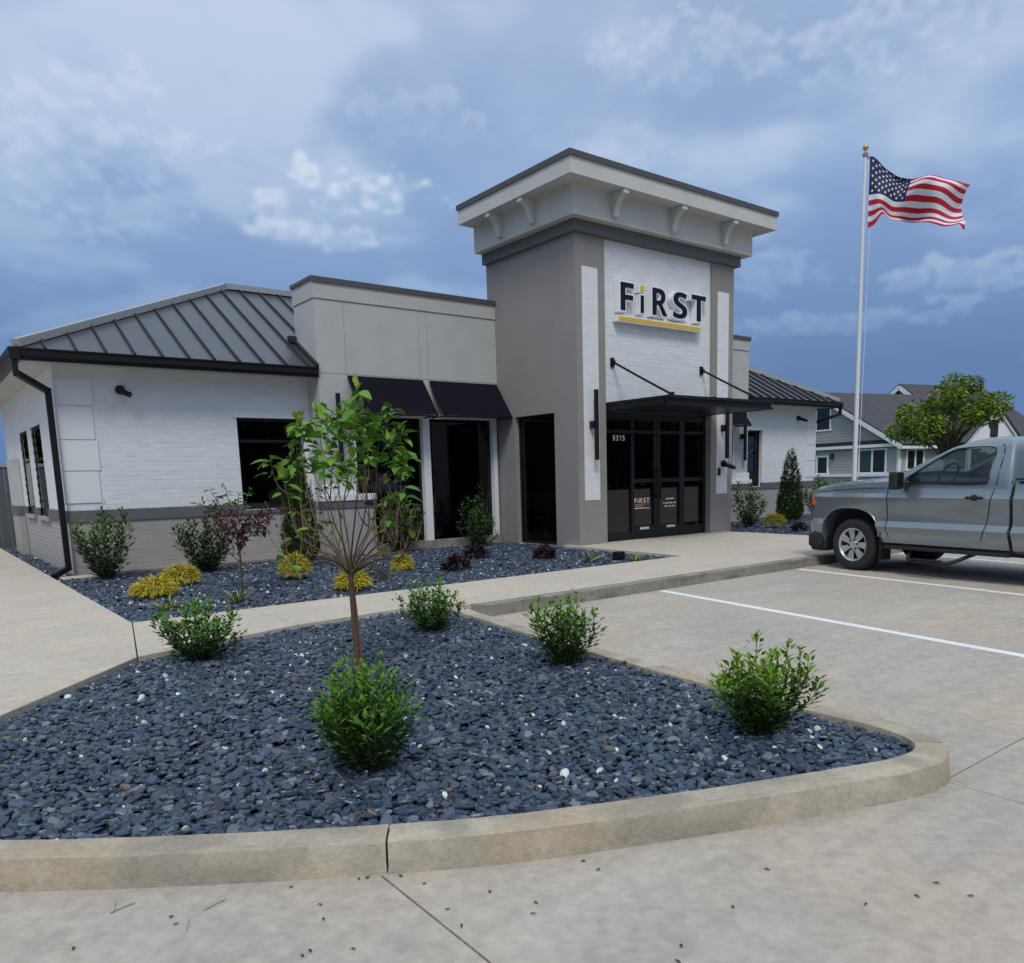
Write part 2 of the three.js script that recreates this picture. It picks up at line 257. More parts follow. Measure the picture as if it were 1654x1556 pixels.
// ------------------------------------------------------------------ slate chip beds
function inside(p, x, z) { let c = false; for (let i = 0, j = p.length - 1; i < p.length; j = i++) if ((p[i][1] > z) !== (p[j][1] > z) && x < (p[j][0] - p[i][0]) * (z - p[i][1]) / (p[j][1] - p[i][1]) + p[i][0]) c = !c; return c; }
function chip(seed) {
  const R = rng(seed), n = 6 + Math.floor(R() * 3), a0 = R() * 6, low = [], top = [], mid = [];
  for (let i = 0; i < n; i++) { const a = a0 + (i + (R() - 0.5) * 0.7) * 2 * Math.PI / n, r = 0.36 + R() * 0.16, x = Math.cos(a) * r, z = Math.sin(a) * r * (0.62 + R() * 0.15); low.push([x * 0.93, -0.5, z * 0.93]); mid.push([x, (R() - 0.5) * 0.5, z]); top.push([x * (0.8 + R() * 0.12), 0.5 + (R() - 0.5) * 0.25, z * (0.8 + R() * 0.12)]); }
  const pos = [], t = (a, b, c) => pos.push(...a, ...b, ...c);
  for (let i = 1; i < n - 1; i++) t(top[0], top[i + 1], top[i]);
  for (let i = 0; i < n; i++) { const j = (i + 1) % n; t(top[i], top[j], mid[i]); t(top[j], mid[j], mid[i]); t(mid[i], mid[j], low[i]); t(mid[j], low[j], low[i]); }
  const g = new THREE.BufferGeometry(); g.setAttribute('position', new THREE.Float32BufferAttribute(pos, 3)); g.computeVertexNormals(); return g;
}
const chips = [1, 2, 3, 4, 5, 6].map((k) => chip(k * 13));
const quartzGeo = (() => { const g = new THREE.IcosahedronGeometry(0.5, 1), p = g.attributes.position; for (let i = 0; i < p.count; i++) { const k = 0.72 + 0.5 * vnoise(p.getX(i) * 3 + 9, p.getY(i) * 3 + p.getZ(i) * 4 + 3); p.setXYZ(i, p.getX(i) * k, p.getY(i) * k * 0.7, p.getZ(i) * k * 0.8); } g.computeVertexNormals(); return g; })();
function chipBed(name, poly, level, step, sizeLo, sizeHi, whites, seed, label, baseInset, keep = () => true) {
  const grp = new THREE.Group(); grp.name = name; grp.userData = { kind: 'stuff', label, category: 'slate chips' }; scene.add(grp);
  const R = rng(seed), xs = poly.map((p) => p[0]), zs = poly.map((p) => p[1]), buckets = chips.map(() => []), white = [], x0 = Math.min(...xs), x1 = Math.max(...xs), z0 = Math.min(...zs), z1 = Math.max(...zs);
  for (let x = x0; x < x1; x += step) for (let z = z0; z < z1; z += step) {
    const px = x + (R() - 0.5) * step * 1.6, pz = z + (R() - 0.5) * step * 1.6, r = R(), s = R(), y = level(px, pz);
    if (!inside(poly, px, pz) || !keep(px, pz)) continue;
    if (r < whites) white.push([px, pz, y + 0.006 + R() * 0.008, 0.018 + R() * R() * 0.034, R() * 6.3]);
    else buckets[Math.floor(R() * 6)].push([px, pz, y + (R() - 0.3) * 0.026, lerp(sizeLo, sizeHi, s * s), R() * 6.3, (R() + R() - 1) * 0.6, (R() + R() - 1) * 0.6, R()]);
  }
  const m4 = new THREE.Matrix4(), q = new THREE.Quaternion(), e = new THREE.Euler(), col = new THREE.Color();
  buckets.forEach((b, k) => {
    const im = new THREE.InstancedMesh(chips[k], mat.slate, b.length);
    b.forEach(([x, z, y, s, a, tx, tz, c], i) => {
      q.setFromEuler(e.set(tx, a, tz)); m4.compose(new THREE.Vector3(x, y, z), q, new THREE.Vector3(s, 0.008 + 0.011 * c, s)); im.setMatrixAt(i, m4);
      const h = PERM[(i * 7 + k * 331) & 65535], v = 0.5 + 0.95 * PERM[(i * 3 + k * 77) & 65535];
      im.setColorAt(i, h < 0.70 ? col.setRGB(0.036 * v, 0.056 * v, 0.094 * v) : h < 0.88 ? col.setRGB(0.046 * v, 0.058 * v, 0.080 * v) : h < 0.992 ? col.setRGB(0.12 * v, 0.135 * v, 0.16 * v) : col.setRGB(0.12 * v, 0.085 * v, 0.06 * v));
    });
    im.name = 'slate_chips'; im.castShadow = im.receiveShadow = true; grp.add(im);
  });
  const im = new THREE.InstancedMesh(quartzGeo, mat.quartz, white.length);
  white.forEach(([x, z, y, s, a], i) => { q.setFromEuler(e.set(a * 0.3, a, a * 0.2)); m4.compose(new THREE.Vector3(x, y, z), q, new THREE.Vector3(s * 1.5, s, s * 1.1)); im.setMatrixAt(i, m4); const v = 0.7 + 0.4 * PERM[(i * 11) & 65535]; im.setColorAt(i, col.setRGB(v, v, v * 0.98)); });
  im.name = 'white_pebbles'; im.castShadow = im.receiveShadow = true; grp.add(im);
}
const islandPoly = [...kerbIn.filter((_, i) => i % 4 === 0).map((p) => [p.x, p.z]), [4.40, -7.3], [3.97, -7.45], [2.84, -7.355], [1.345, -6.915], [0.32, -5.70], [-0.55, -4.80]];
const islandLevel = (x, z) => 0.082 + 0.028 * smooth(2.9, 0.6, Math.hypot(x - 2.5, (z + 4.4) * 0.75)) + 0.012 * (fbm(x * 2 + 5, z * 2 + 30, 3) - 0.5);
struct('island_soil', slabXZ(islandPoly, 0.002, 0.075), mat.soil);
chipBed('island_slate_chips', islandPoly, islandLevel, 0.0285, 0.042, 0.098, 0.0085, 11, 'blue grey slate chips filling the kerbed parking island');
const bedPoly = [[1.672, -8.745], [9.90, -8.745], [9.99, -11.55], [10.12, -11.6], [10.12, -14.0], [6.1, -14.0], [6.1, -14.56], [2.02, -14.58], [2.02, -22.4], [1.672, -22.4]];
const bedLevel = (x, z) => 0.074 + 0.03 * (fbm(x * 0.9 + 5, z * 0.9 + 60, 3) - 0.4);
struct('front_bed_soil', slabXZ(bedPoly, -0.02, 0.062), mat.soil);
chipBed('front_bed_slate_chips', bedPoly, bedLevel, 0.042, 0.055, 0.12, 0.03, 23, 'blue grey slate chips filling the planting bed before the left wing');
const bedRPoly = [[14.575, -8.745], [24, -8.745], [24, -14.5], [18.8, -14.5], [18.8, -14.0], [14.74, -14.0], [14.74, -11.6], [14.575, -11.6]];
struct('right_bed_soil', slabXZ(bedRPoly, -0.02, 0.062), mat.soil);
chipBed('right_bed_slate_chips', bedRPoly, bedLevel, 0.062, 0.06, 0.12, 0.02, 37, 'blue grey slate chips filling the planting bed right of the entrance');

// ------------------------------------------------------------------ the bank building
const bank = thing('bank_building', 'single storey white brick bank with taupe entrance tower and dark metal roofs', 'building');
const WZ = -14.6, CZ = -14.1, TZ = -11.53, X0 = 2.03;
function window_(parent, W, place) {                            // W: frame pieces as boxes, glass box
  const w = part(parent, 'window', place(merge(W.frame)), mat.frameDark); for (const g of W.glass) part(w, 'pane', place(g), mat.glass); return w;
}
for (const side of [0, 1]) {
  const F = side ? mirrored : (g) => g, P = (n, g, m, parent = bank) => part(parent, n, F(uvm(bare(g))), m);
  const ux = side ? [-1, 0, 0] : [1, 0, 0], ox = side ? MIRROR : 0;
  const wall = (name, m, mm, u0, u1, v0, v1, holes, seed) => bricks(mm, name, m, [ox, 0, WZ], ux, [0, 0, 1], u0, u1, v0, v1, holes, seed);
  // front wall of the outer wing: backing with the window opening, base course, band, painted upper courses
  const wx0 = 4.79, wx1 = 6.0, wy0 = 1.02, wy1 = 2.65;
  const back = P('front_wall', merge([box(X0 + 0.02, wx0, -0.03, 3.42, WZ - 0.3, WZ - 0.009), box(wx1, 6.2, -0.03, 3.42, WZ - 0.3, WZ - 0.009), box(wx0, wx1, -0.03, wy0, WZ - 0.3, WZ - 0.009), box(wx0, wx1, wy1, 3.42, WZ - 0.3, WZ - 0.009)]), mat.mortarWhite);
  wall('brick_courses', mat.whiteBrick, back, X0, 6.2, 1.135, 3.42, [[wx0, wx1, 1.0, wy1]], 3 + side);
  wall('base_brick_courses', mat.greyBrick, back, X0, 6.2, 0, 0.935, [], 9 + side);
  P('base_mortar', box(X0 + 0.018, 6.2, -0.02, 0.93, WZ - 0.2, WZ - 0.0085), mat.mortarGrey, back);
  for (const g of [box(X0 - 0.02, wx0, 0.945, 1.125, WZ - 0.05, WZ + 0.02), box(wx1, 6.15, 0.945, 1.125, WZ - 0.05, WZ + 0.02), box(wx0, wx1, 0.945, 1.015, WZ - 0.05, WZ + 0.022)]) P('band', g, mat.band, back);
  P('lintel_course', box(wx0 - 0.06, wx1 + 0.06, wy1, wy1 + 0.1, WZ - 0.03, WZ + 0.012), mat.whiteBrick, back);
  // corner quoins
  [[1.25, 1.735], [1.765, 2.225], [2.255, 2.755], [2.785, 3.18]].forEach(([a, b], k) => { const e = k % 2 ? 0.03 : 0; P('quoin_block', rbox(X0 - 0.012, 2.53 + e, a - 0.006, b + 0.006, WZ - 0.5 - e, WZ + 0.010, 0.003, 1), mat.whiteBrick); });
  const win = P('window', merge([box(wx0, wx0 + 0.05, wy0, wy1, WZ - 0.17, WZ - 0.11), box(wx1 - 0.05, wx1, wy0, wy1, WZ - 0.17, WZ - 0.11), box(wx0 + 0.05, wx1 - 0.05, wy0, wy0 + 0.05, WZ - 0.17, WZ - 0.11), box(wx0 + 0.05, wx1 - 0.05, wy1 - 0.05, wy1, WZ - 0.17, WZ - 0.11), box(wx0 + 0.05, wx1 - 0.05, 2.22, 2.27, WZ - 0.17, WZ - 0.11)]), mat.frameDark);
  P('pane', box(wx0 + 0.05, wx1 - 0.05, wy0 + 0.05, 2.22, WZ - 0.15, WZ - 0.13), mat.glass, win); P('pane', box(wx0 + 0.05, wx1 - 0.05, 2.27, wy1 - 0.05, WZ - 0.15, WZ - 0.13), mat.glass, win);
  // outer side wall
  const zb = -22.6, sw = [[-19.75, -18.55], [-17.9, -16.65]], sy0 = 0.98, sy1 = 2.62;
  const pieces = []; let zc = WZ - 0.01; for (const [a, b] of [...sw].reverse()) { pieces.push(box(X0 + 0.009, X0 + 0.3, -0.03, 3.42, b, zc), box(X0 + 0.009, X0 + 0.3, -0.03, sy0, a, b), box(X0 + 0.009, X0 + 0.3, sy1, 3.42, a, b)); zc = a; } pieces.push(box(X0 + 0.009, X0 + 0.3, -0.03, 3.42, zb, zc));
  const sideWall = P('side_wall', merge(pieces), mat.mortarWhite);
  const so = side ? [MIRROR - X0, 0, 0] : [X0, 0, 0], sn = side ? [1, 0, 0] : [-1, 0, 0];
  if (!side) {
    bricks(sideWall, 'brick_courses', mat.whiteBrick, so, [0, 0, 1], sn, zb, WZ - 0.002, 1.135, 3.42, sw.map(([a, b]) => [a, b, sy0, sy1]), 31);
    bricks(sideWall, 'base_brick_courses', mat.greyBrick, so, [0, 0, 1], sn, zb, WZ - 0.002, 0, 0.935, [], 33);
    for (const g of [box(X0 - 0.02, X0 + 0.05, 0.945, 1.125, -16.65, WZ - 0.051), box(X0 - 0.02, X0 + 0.05, 0.945, 1.125, -18.55, -17.9), box(X0 - 0.02, X0 + 0.05, 0.945, 1.125, zb, -19.75)]) P('band', g, mat.band, sideWall);
    for (const [a, b] of sw) {
      const w = P('window', merge([box(X0 + 0.022, X0 + 0.08, sy0, sy1, a, a + 0.05), box(X0 + 0.022, X0 + 0.08, sy0, sy1, b - 0.05, b), box(X0 + 0.022, X0 + 0.08, sy1 - 0.05, sy1, a + 0.05, b - 0.05), box(X0 + 0.022, X0 + 0.08, sy0, sy0 + 0.05, a + 0.05, b - 0.05), box(X0 + 0.018, X0 + 0.08, 2.0, 2.05, a + 0.05, b - 0.05)]), mat.frameDark);
      P('pane', box(X0 + 0.035, X0 + 0.05, sy0 + 0.05, 2.0, a + 0.05, b - 0.05), mat.glass, w); P('pane', box(X0 + 0.035, X0 + 0.05, 2.05, sy1 - 0.05, a + 0.05, b - 0.05), mat.glass, w); P('sill', box(X0 - 0.05, X0 + 0.1, sy0 - 0.07, sy0, a - 0.05, b + 0.05), mat.greyBrick, w);
    }
    const pil = P('pilaster', box(X0 - 0.12, X0 - 0.001, 1.13, 2.12, -21.5, -20.3), mat.stucco); P('band', box(X0 - 0.14, X0 - 0.021, 0.945, 1.13, -21.52, -20.28), mat.band, pil); P('base', box(X0 - 0.12, X0 - 0.001, -0.02, 0.945, -21.5, -20.3), mat.greyBrick, pil);
  }
  P('rear_wall', box(X0 + 0.31, 12.43, -0.03, 3.42, zb, zb + 0.3), mat.stucco);
  // soffit, fascia, gutter, downspout
  P('soffit', merge([box(1.58, 6.14, 3.385, 3.415, WZ + 0.001, -14.19), box(1.58, X0 - 0.001, 3.385, 3.415, -23.1, WZ + 0.001)]), mat.trim);
  P('fascia', merge([box(1.575, 6.14, 3.36, 3.54, -14.185, -14.155), box(1.57, 1.60, 3.36, 3.54, -23.1, -14.186)]), mat.darkTrim);
  const gut = [[0, 0], [0.075, 0], [0.11, 0.05], [0.115, 0.13], [0.13, 0.15], [0.13, 0.17], [0.115, 0.17], [0.1, 0.15], [0.09, 0.02], [0.015, 0.015], [0.0, 0.16]];
  const gshape = (L) => new THREE.ExtrudeGeometry(new THREE.Shape(gut.map(([a, b]) => new THREE.Vector2(a, b))), { depth: L, bevelEnabled: false });
  const gutter = P('gutter', gshape(4.6).rotateY(-Math.PI / 2).translate(6.14, 3.36, -14.152).scale(1, 1, 1), mat.black);
  P('side_gutter', gshape(8.9).rotateY(Math.PI).translate(1.57, 3.36, -14.05).translate(0, 0, 0), mat.black, gutter);
  P('corner_piece', box(1.44, 1.572, 3.36, 3.53, -14.155, -14.022), mat.black, gutter);
  P('downspout', merge([box(1.47, 1.54, 3.14, 3.36, -14.13, -14.05), bar([1.505, 3.17, -14.09], [1.93, 2.98, WZ + 0.06], 0.07, 0.09), ...(side ? [box(1.90, 2.02, 0.2, 3.02, WZ - 0.35, WZ - 0.25), bar([1.94, 2.97, WZ + 0.06], [1.95, 2.9, WZ - 0.3], 0.08, 0.08)] : [box(1.90, 1.985, 0.2, 3.02, WZ + 0.03, WZ + 0.10), bar([1.94, 0.23, WZ + 0.07], [1.70, 0.135, WZ + 0.22], 0.08, 0.08)])]), mat.black);
  // standing seam hip roof: front slope panels and seams, outer slope
  const eave = [3.52, -14.05], ridge = [5.47, -17.43], hx0 = 1.45, hx1 = 5.69, N3 = new THREE.Vector3(0, 3.38, 1.95).normalize();
  const at = (x, t, up = 0) => [x, lerp(eave[0], ridge[0], t) + N3.y * up, lerp(eave[1], ridge[1], t) + N3.z * up], hip = (x) => clamp((x - hx0) / (hx1 - hx0), 0, 1);
  const roof = new THREE.Group(); roof.name = 'metal_roof'; bank.add(roof);
  const seams = []; for (let x = 1.91; x < 8.3; x += 0.4055) seams.push(x);
  const edges = [hx0, ...seams];
  for (let k = 0; k < edges.length - 1; k++) {
    const a = edges[k], b = edges[k + 1]; for (const [s, e] of a < 6.14 && b > 6.14 ? [[a, 6.14], [6.14, b]] : [[a, b]]) {
      const t0 = s >= 6.14 ? 0.29 : 0, pts = [at(s, t0), at(e, t0), at(e, hip(e))]; if (s < hx1 && e > hx1) pts.push(at(hx1, 1)); if (hip(s) > t0 + 0.001) pts.push(at(s, hip(s)));
      P('roof_panel', plate(pts, 0.02), mat.roofPan, roof);
    }
  }
  for (const x of seams) { const t0 = x >= 6.14 ? 0.29 : 0, t1 = hip(x); if (t1 - t0 > 0.03) P('roof_seam', bar(at(x, t0, 0.021), at(x, t1, 0.021), 0.022, 0.042, [0, N3.y, N3.z]), mat.roofSeam, roof); }
  P('outer_slope', plate([[hx0, 3.519, -23.1], [hx0, 3.519, -14.05], [hx1, 5.469, -17.43], [hx1, 5.469, -19.8]], 0.02), mat.roofPan, roof);
  P('rear_slope', plate([[12.4, 3.519, -23.1], [hx0, 3.519, -23.1], [hx1, 5.469, -19.8], [12.4, 5.469, -19.8]], 0.02), mat.roofPan, roof);
  P('roof_deck', plate([[hx1, 5.468, -19.8], [hx1, 5.468, -17.43], [12.4, 5.468, -17.43], [12.4, 5.468, -19.8]], 0.02), mat.roofPan, roof);
  P('hip_cap', merge([bar([hx0 + 0.1, 3.60, -14.12], [hx1, 5.51, -17.43], 0.16, 0.11), bar([hx1, 5.51, -17.43], [8.3, 5.51, -17.43], 0.16, 0.11)]), mat.hipCap, roof);
  P('step_flashing', merge([bar(at(6.12, 0.0, 0.03), at(6.12, 0.285, 0.03), 0.05, 0.08, [0, N3.y, N3.z]), box(6.0, 6.14, 4.08, 4.2, -15.05, -14.95)]), mat.roofSeam, roof);
  // inner wing: stucco panels with open joints over glazing
  const core = P('inner_wing_wall', merge([box(6.16, 10.12, 2.76, 4.95, CZ - 0.9, CZ - 0.012), box(6.16, 6.76, -0.03, 2.76, CZ - 0.5, CZ - 0.012)]), mat.stucco);
  const pan = (x0, x1, y0, y1) => P('stucco_panel', rbox(x0, x1, y0, y1, CZ - 0.03, CZ, 0.003, 1), mat.stucco, core);
  for (const [a, b] of [[6.15, 6.706], [6.714, 8.276], [8.284, 8.456], [8.464, 10.128]]) pan(a, b, 3.446, 4.735);
  pan(6.15, 6.72, 1.245, 3.438); pan(6.73, 10.128, 2.80, 3.438);
  P('return_panel', box(6.15, 6.19, 3.0, 4.735, CZ - 0.92, CZ - 0.031), mat.stucco, core); P('return_panel', box(6.15, 6.19, -0.02, 3.0, CZ - 0.5, CZ - 0.031), mat.stucco, core);
  P('parapet_band', merge([box(6.135, 10.128, 4.745, 5.05, CZ - 0.93, CZ + 0.018)]), mat.stucco, core);
  P('parapet_cap', merge([box(6.11, 10.128, 5.05, 5.115, CZ - 0.95, CZ + 0.04), box(6.105, 10.128, 5.02, 5.05, CZ + 0.02, CZ + 0.045)]), mat.darkTrim, core);
  // pedestal below the pilaster
  const ped = P('pedestal', box(6.07, 7.11, -0.03, 0.98, CZ - 0.2, CZ + 0.05), mat.greyBrick); P('band', box(6.05, 7.13, 0.985, 1.115, CZ - 0.2, CZ + 0.07), mat.band, ped); P('cap', rbox(6.04, 7.14, 1.12, 1.24, CZ - 0.2, CZ + 0.09, 0.012), mat.whiteTrim, ped); P('plinth', rbox(6.12, 6.74, 1.242, 1.43, CZ - 0.1, CZ + 0.05, 0.01), mat.whiteTrim, ped);
  // glazing
  const gz = CZ - 0.10, wn = P('storefront_window', merge([box(8.26, 8.42, 0.25, 2.76, gz - 0.04, CZ + 0.012), box(9.97, 10.07, 0.25, 2.76, gz - 0.04, CZ + 0.012), box(6.77, 8.26, 2.68, 2.76, gz - 0.04, CZ + 0.01), box(8.42, 9.97, 2.68, 2.76, gz - 0.04, CZ + 0.01), box(6.765, 6.80, 1.24, 2.68, gz - 0.04, CZ + 0.01)]), mat.whiteTrim);
  P('pane', box(6.80, 8.255, 0.25, 2.678, gz - 0.02, gz), mat.glass, wn); P('pane', box(8.425, 9.965, 0.25, 2.678, gz - 0.02, gz), mat.glass, wn);
  P('sill', merge([box(7.12, 10.09, 0.10, 0.247, CZ - 0.2, CZ + 0.05), box(7.14, 10.09, 0.02, 0.10, CZ - 0.2, CZ + 0.12)]), mat.walkKerb, wn);
}
// tower
const tx0 = 10.13, tx1 = 14.73, tb = -14.36;
{
  const P = (n, g, m, parent = bank) => part(parent, n, uvm(bare(g)), m);
  const body = P('tower_wall', merge([box(tx0, 10.862, -0.03, 5.92, -11.95, TZ), box(13.998, tx1, -0.03, 5.92, -11.95, TZ), box(tx0, tx0 + 0.3, 2.705, 5.92, tb, -11.95), box(tx0, tx0 + 0.3, -0.03, 2.705, -12.225, -11.95), box(tx0, tx0 + 0.3, -0.03, 2.705, tb, -13.515), box(tx0, tx0 + 0.3, -0.03, 0.10, -13.515, -12.225), box(tx1 - 0.3, tx1, -0.03, 5.92, tb, -11.95), box(tx0 + 0.3, tx1 - 0.3, 2.9, 5.92, tb, tb + 0.3)]), mat.taupe);
  const pb = P('brick_panel', box(10.862, 13.998, 2.70, 5.92, -11.9, TZ - 0.044), mat.mortarWhite, bank);
  bricks(pb, 'brick_courses', mat.whiteBrick, [0, 0, TZ - 0.035], [1, 0, 0], [0, 0, 1], 10.866, 13.994, 2.70, 5.91, [], 51);
  for (const [a, b] of [[10.28, 10.675], [14.185, 14.56]]) { const st = P('brick_strip', box(a, b, 1.0, 5.31, TZ - 0.05, TZ + 0.008), mat.mortarWhite, bank); bricks(st, 'brick_courses', mat.whiteBrick, [0, 0, TZ + 0.016], [1, 0, 0], [0, 0, 1], a, b, 1.0, 5.305, [], 57); }
  P('band', merge([box(tx0 - 0.1, tx1 + 0.1, 5.87, 6.12, tb, TZ + 0.1)]), mat.band, body);
  const fr = P('frieze', box(tx0 - 0.27, tx1 + 0.27, 6.08, 6.60, tb - 0.02, TZ + 0.27), mat.trim, bank);
  const o = 0.63, co = P('cornice', box(tx0 - o, tx1 + o, 6.585, 6.90, tb - 0.04, TZ + o), mat.trim, bank);
  P('cornice_cap', merge([box(tx0 - o - 0.03, tx1 + o + 0.03, 6.905, 6.955, tb - 0.06, TZ + o + 0.03), box(tx0 - o - 0.03, tx1 + o + 0.03, 6.86, 6.905, TZ + o + 0.004, TZ + o + 0.03), box(tx0 - o - 0.03, tx0 - o - 0.004, 6.86, 6.905, tb - 0.06, TZ + o + 0.004)]), mat.darkTrim, co);
  // scrolled brackets under the cornice
  const s = new THREE.Shape(); s.moveTo(0, 0); s.lineTo(0.33, 0); s.lineTo(0.33, -0.06); s.bezierCurveTo(0.22, -0.07, 0.13, -0.15, 0.10, -0.30); s.lineTo(0.075, -0.40); s.lineTo(0, -0.40);
  const br = new THREE.ExtrudeGeometry(s, { depth: 0.12, bevelEnabled: true, bevelSize: 0.008, bevelThickness: 0.008, bevelSegments: 1, curveSegments: 8 }).translate(0, 0, -0.06);
  for (const x of [10.86, 12.45, 14.02]) P('bracket', br.clone().rotateY(-Math.PI / 2).translate(x, 6.575, TZ + 0.272), mat.trim, fr);
  for (const z of [-13.42, -12.38]) P('bracket', br.clone().rotateY(Math.PI).translate(tx0 - 0.272, 6.575, z), mat.trim, fr);
  // dark glazed side door of the tower
  const sd = P('side_window', merge([box(tx0 + 0.10, tx0 + 0.16, 0.10, 2.705, -13.515, -13.46), box(tx0 + 0.10, tx0 + 0.16, 0.10, 2.705, -12.28, -12.225), box(tx0 + 0.10, tx0 + 0.16, 0.10, 0.16, -13.46, -12.28), box(tx0 + 0.10, tx0 + 0.16, 2.645, 2.705, -13.46, -12.28)]), mat.frameDark);
  P('pane', box(tx0 + 0.12, tx0 + 0.14, 0.16, 2.645, -13.46, -12.28), mat.glass, sd);
  // entrance
  const dz = -11.72, fr1 = [];
  for (const [a, b] of [[10.865, 10.93], [11.68, 11.77], [12.34, 12.435], [12.445, 12.54], [13.14, 13.30], [13.92, 13.995]]) fr1.push(rbox(a, b, 0.14, 2.69, dz - 0.05, dz + 0.05, 0.006, 1));
  const sf = P('entrance', merge(fr1), mat.frameDark);
  for (const g of [box(10.93, 13.92, 2.56, 2.69, dz - 0.045, dz + 0.045), box(10.93, 13.92, 2.30, 2.36, dz - 0.045, dz + 0.045), box(10.93, 11.68, 0.14, 0.30, dz - 0.045, dz + 0.045), box(11.77, 12.34, 0.15, 0.40, dz - 0.045, dz + 0.045), box(12.54, 13.14, 0.15, 0.40, dz - 0.045, dz + 0.045), box(13.30, 13.92, 0.14, 0.34, dz - 0.045, dz + 0.045), box(11.77, 12.34, 1.30, 1.38, dz - 0.045, dz + 0.045), box(12.54, 13.14, 1.30, 1.38, dz - 0.045, dz + 0.045), box(13.30, 13.92, 1.30, 1.38, dz - 0.045, dz + 0.045)]) P('rail', g, mat.frameDark, sf);
  for (const [a, b, c, d] of [[10.93, 11.68, 0.30, 2.30], [11.77, 12.34, 0.40, 1.30], [11.77, 12.34, 1.38, 2.30], [12.54, 13.14, 0.40, 1.30], [12.54, 13.14, 1.38, 2.30], [13.30, 13.92, 0.34, 1.30], [13.30, 13.92, 1.38, 2.30], [10.93, 13.92, 2.36, 2.56]]) P('pane', box(a, b, c, d, dz - 0.012, dz + 0.012), mat.glass, sf);
  for (const x of [12.39, 12.49]) P('door_handle', merge([box(x - 0.012, x + 0.012, 0.95, 1.6, dz + 0.09, dz + 0.115), box(x - 0.01, x + 0.01, 1.0, 1.03, dz + 0.05, dz + 0.09), box(x - 0.01, x + 0.01, 1.52, 1.55, dz + 0.05, dz + 0.09)]), mat.black, sf);
  P('header', box(10.864, 13.996, 2.691, 2.72, -11.9, TZ - 0.03), mat.black);
  P('tower_roof', box(tx0 + 0.3, tx1 - 0.3, 6.1, 6.15, tb, TZ), mat.frameDark);
  // rooms behind the glass: floor, ceiling, rear partition, an inner column
  const wallIn = M(0.52, 0.50, 0.47, 0.9), floorIn = M(0.26, 0.23, 0.20, 0.6);
  P('interior_floor', merge([box(2.34, 22.52, 0.10, 0.138, -19.0, -14.2), box(10.45, 14.41, 0.10, 0.138, -14.2, -11.92)]), floorIn);
  P('interior_ceiling', merge([box(2.34, 22.52, 2.80, 2.86, -19.0, -14.92), box(6.3, 18.56, 2.775, 2.80, -14.92, -14.15), box(10.44, 14.42, 2.74, 2.78, -14.15, -11.9)]), M(0.75, 0.75, 0.73, 0.9));
  P('interior_partition', merge([box(2.34, 22.52, 0.138, 2.80, -19.1, -19.0), box(6.4, 6.5, 0.138, 2.8, -19.0, -16.2), box(18.36, 18.46, 0.138, 2.8, -19.0, -16.2), box(13.45, 13.75, 0.138, 2.78, -13.9, -13.6)]), wallIn);
}

// ------------------------------------------------------------------ things fixed to the building
{ // entrance canopy
  const t = thing('entrance_canopy', 'flat black metal canopy hung on two rods above the entrance doors', 'canopy'), z0 = TZ - 0.03, z1 = -9.9, xa = 10.87, xb = 13.97;
  const b = [];
  b.push(box(xa, xb, 2.71, 2.75, z0 + 0.06, z1 - 0.14)); part(t, 'deck', b[0], mat.black);
  const edge = (g) => g; part(t, 'front_channel', merge([box(xa, xb, 2.82, 2.87, z1 - 0.14, z1), box(xa, xb, 2.70, 2.74, z1 - 0.10, z1 - 0.01), box(xa, xb, 2.74, 2.82, z1 - 0.10, z1 - 0.06)]), mat.black);
  for (const x of [xa, xb - 0.06]) part(t, 'side_channel', merge([box(x, x + 0.06, 2.82, 2.868, z0, z1 - 0.141), box(x + 0.01, x + 0.05, 2.70, 2.82, z0, z1 - 0.141)]), mat.black);
  for (const x of [11.07, 13.70]) { part(t, 'hanger_rod', tube([[x, 3.62, TZ + 0.03], [x, 3.25, -10.76], [x, 2.89, -10.02]], 0.022, 4, 8), mat.black); part(t, 'wall_bracket', merge([box(x - 0.05, x + 0.05, 3.54, 3.72, TZ - 0.034, TZ - 0.015), box(x - 0.012, x + 0.012, 3.58, 3.66, TZ - 0.02, TZ + 0.06)]), mat.black); part(t, 'clevis', box(x - 0.03, x + 0.03, 2.86, 2.93, -10.08, -9.98), mat.black); }
  part(t, 'uplight', merge([box(13.0, 13.16, 2.87, 2.9, -10.9, -10.8), bar([13.05, 2.9, -10.85], [13.16, 2.98, -10.72], 0.08, 0.07)]), mat.black);
}
function awning(x0, x1, label) {
  const t = thing('awning', label, 'awning', [0, 0, 0], 0, 'sloped black window awnings'), z0 = CZ + 0.004, z1 = -13.55, y0 = 3.40, y1 = 2.72;
  part(t, 'canvas', plate([[x0, y1, z1], [x1, y1, z1], [x1, y0, z0 + 0.03], [x0, y0, z0 + 0.03]], 0.012), mat.blackCloth);
  part(t, 'frame', merge([bar([x0 + 0.01, y0 - 0.03, z0 + 0.02], [x0 + 0.01, y1 - 0.02, z1 - 0.01], 0.03, 0.03), bar([x1 - 0.01, y0 - 0.03, z0 + 0.02], [x1 - 0.01, y1 - 0.02, z1 - 0.01], 0.03, 0.03), box(x0, x1, y1 - 0.045, y1 - 0.012, z1 - 0.03, z1), bar([x0 + 0.015, y1 - 0.03, z1 - 0.03], [x0 + 0.015, y1 - 0.03, z0 + 0.02], 0.025, 0.025), bar([x1 - 0.015, y1 - 0.03, z1 - 0.03], [x1 - 0.015, y1 - 0.03, z0 + 0.02], 0.025, 0.025), box(x0, x1, y0 - 0.03, y0 + 0.02, z0, z0 + 0.03)]), mat.black);
}
awning(6.72, 8.31, 'sloped black awning over the left wing window beside the pilaster');
awning(8.47, 10.10, 'sloped black awning over the window that touches the entrance tower');
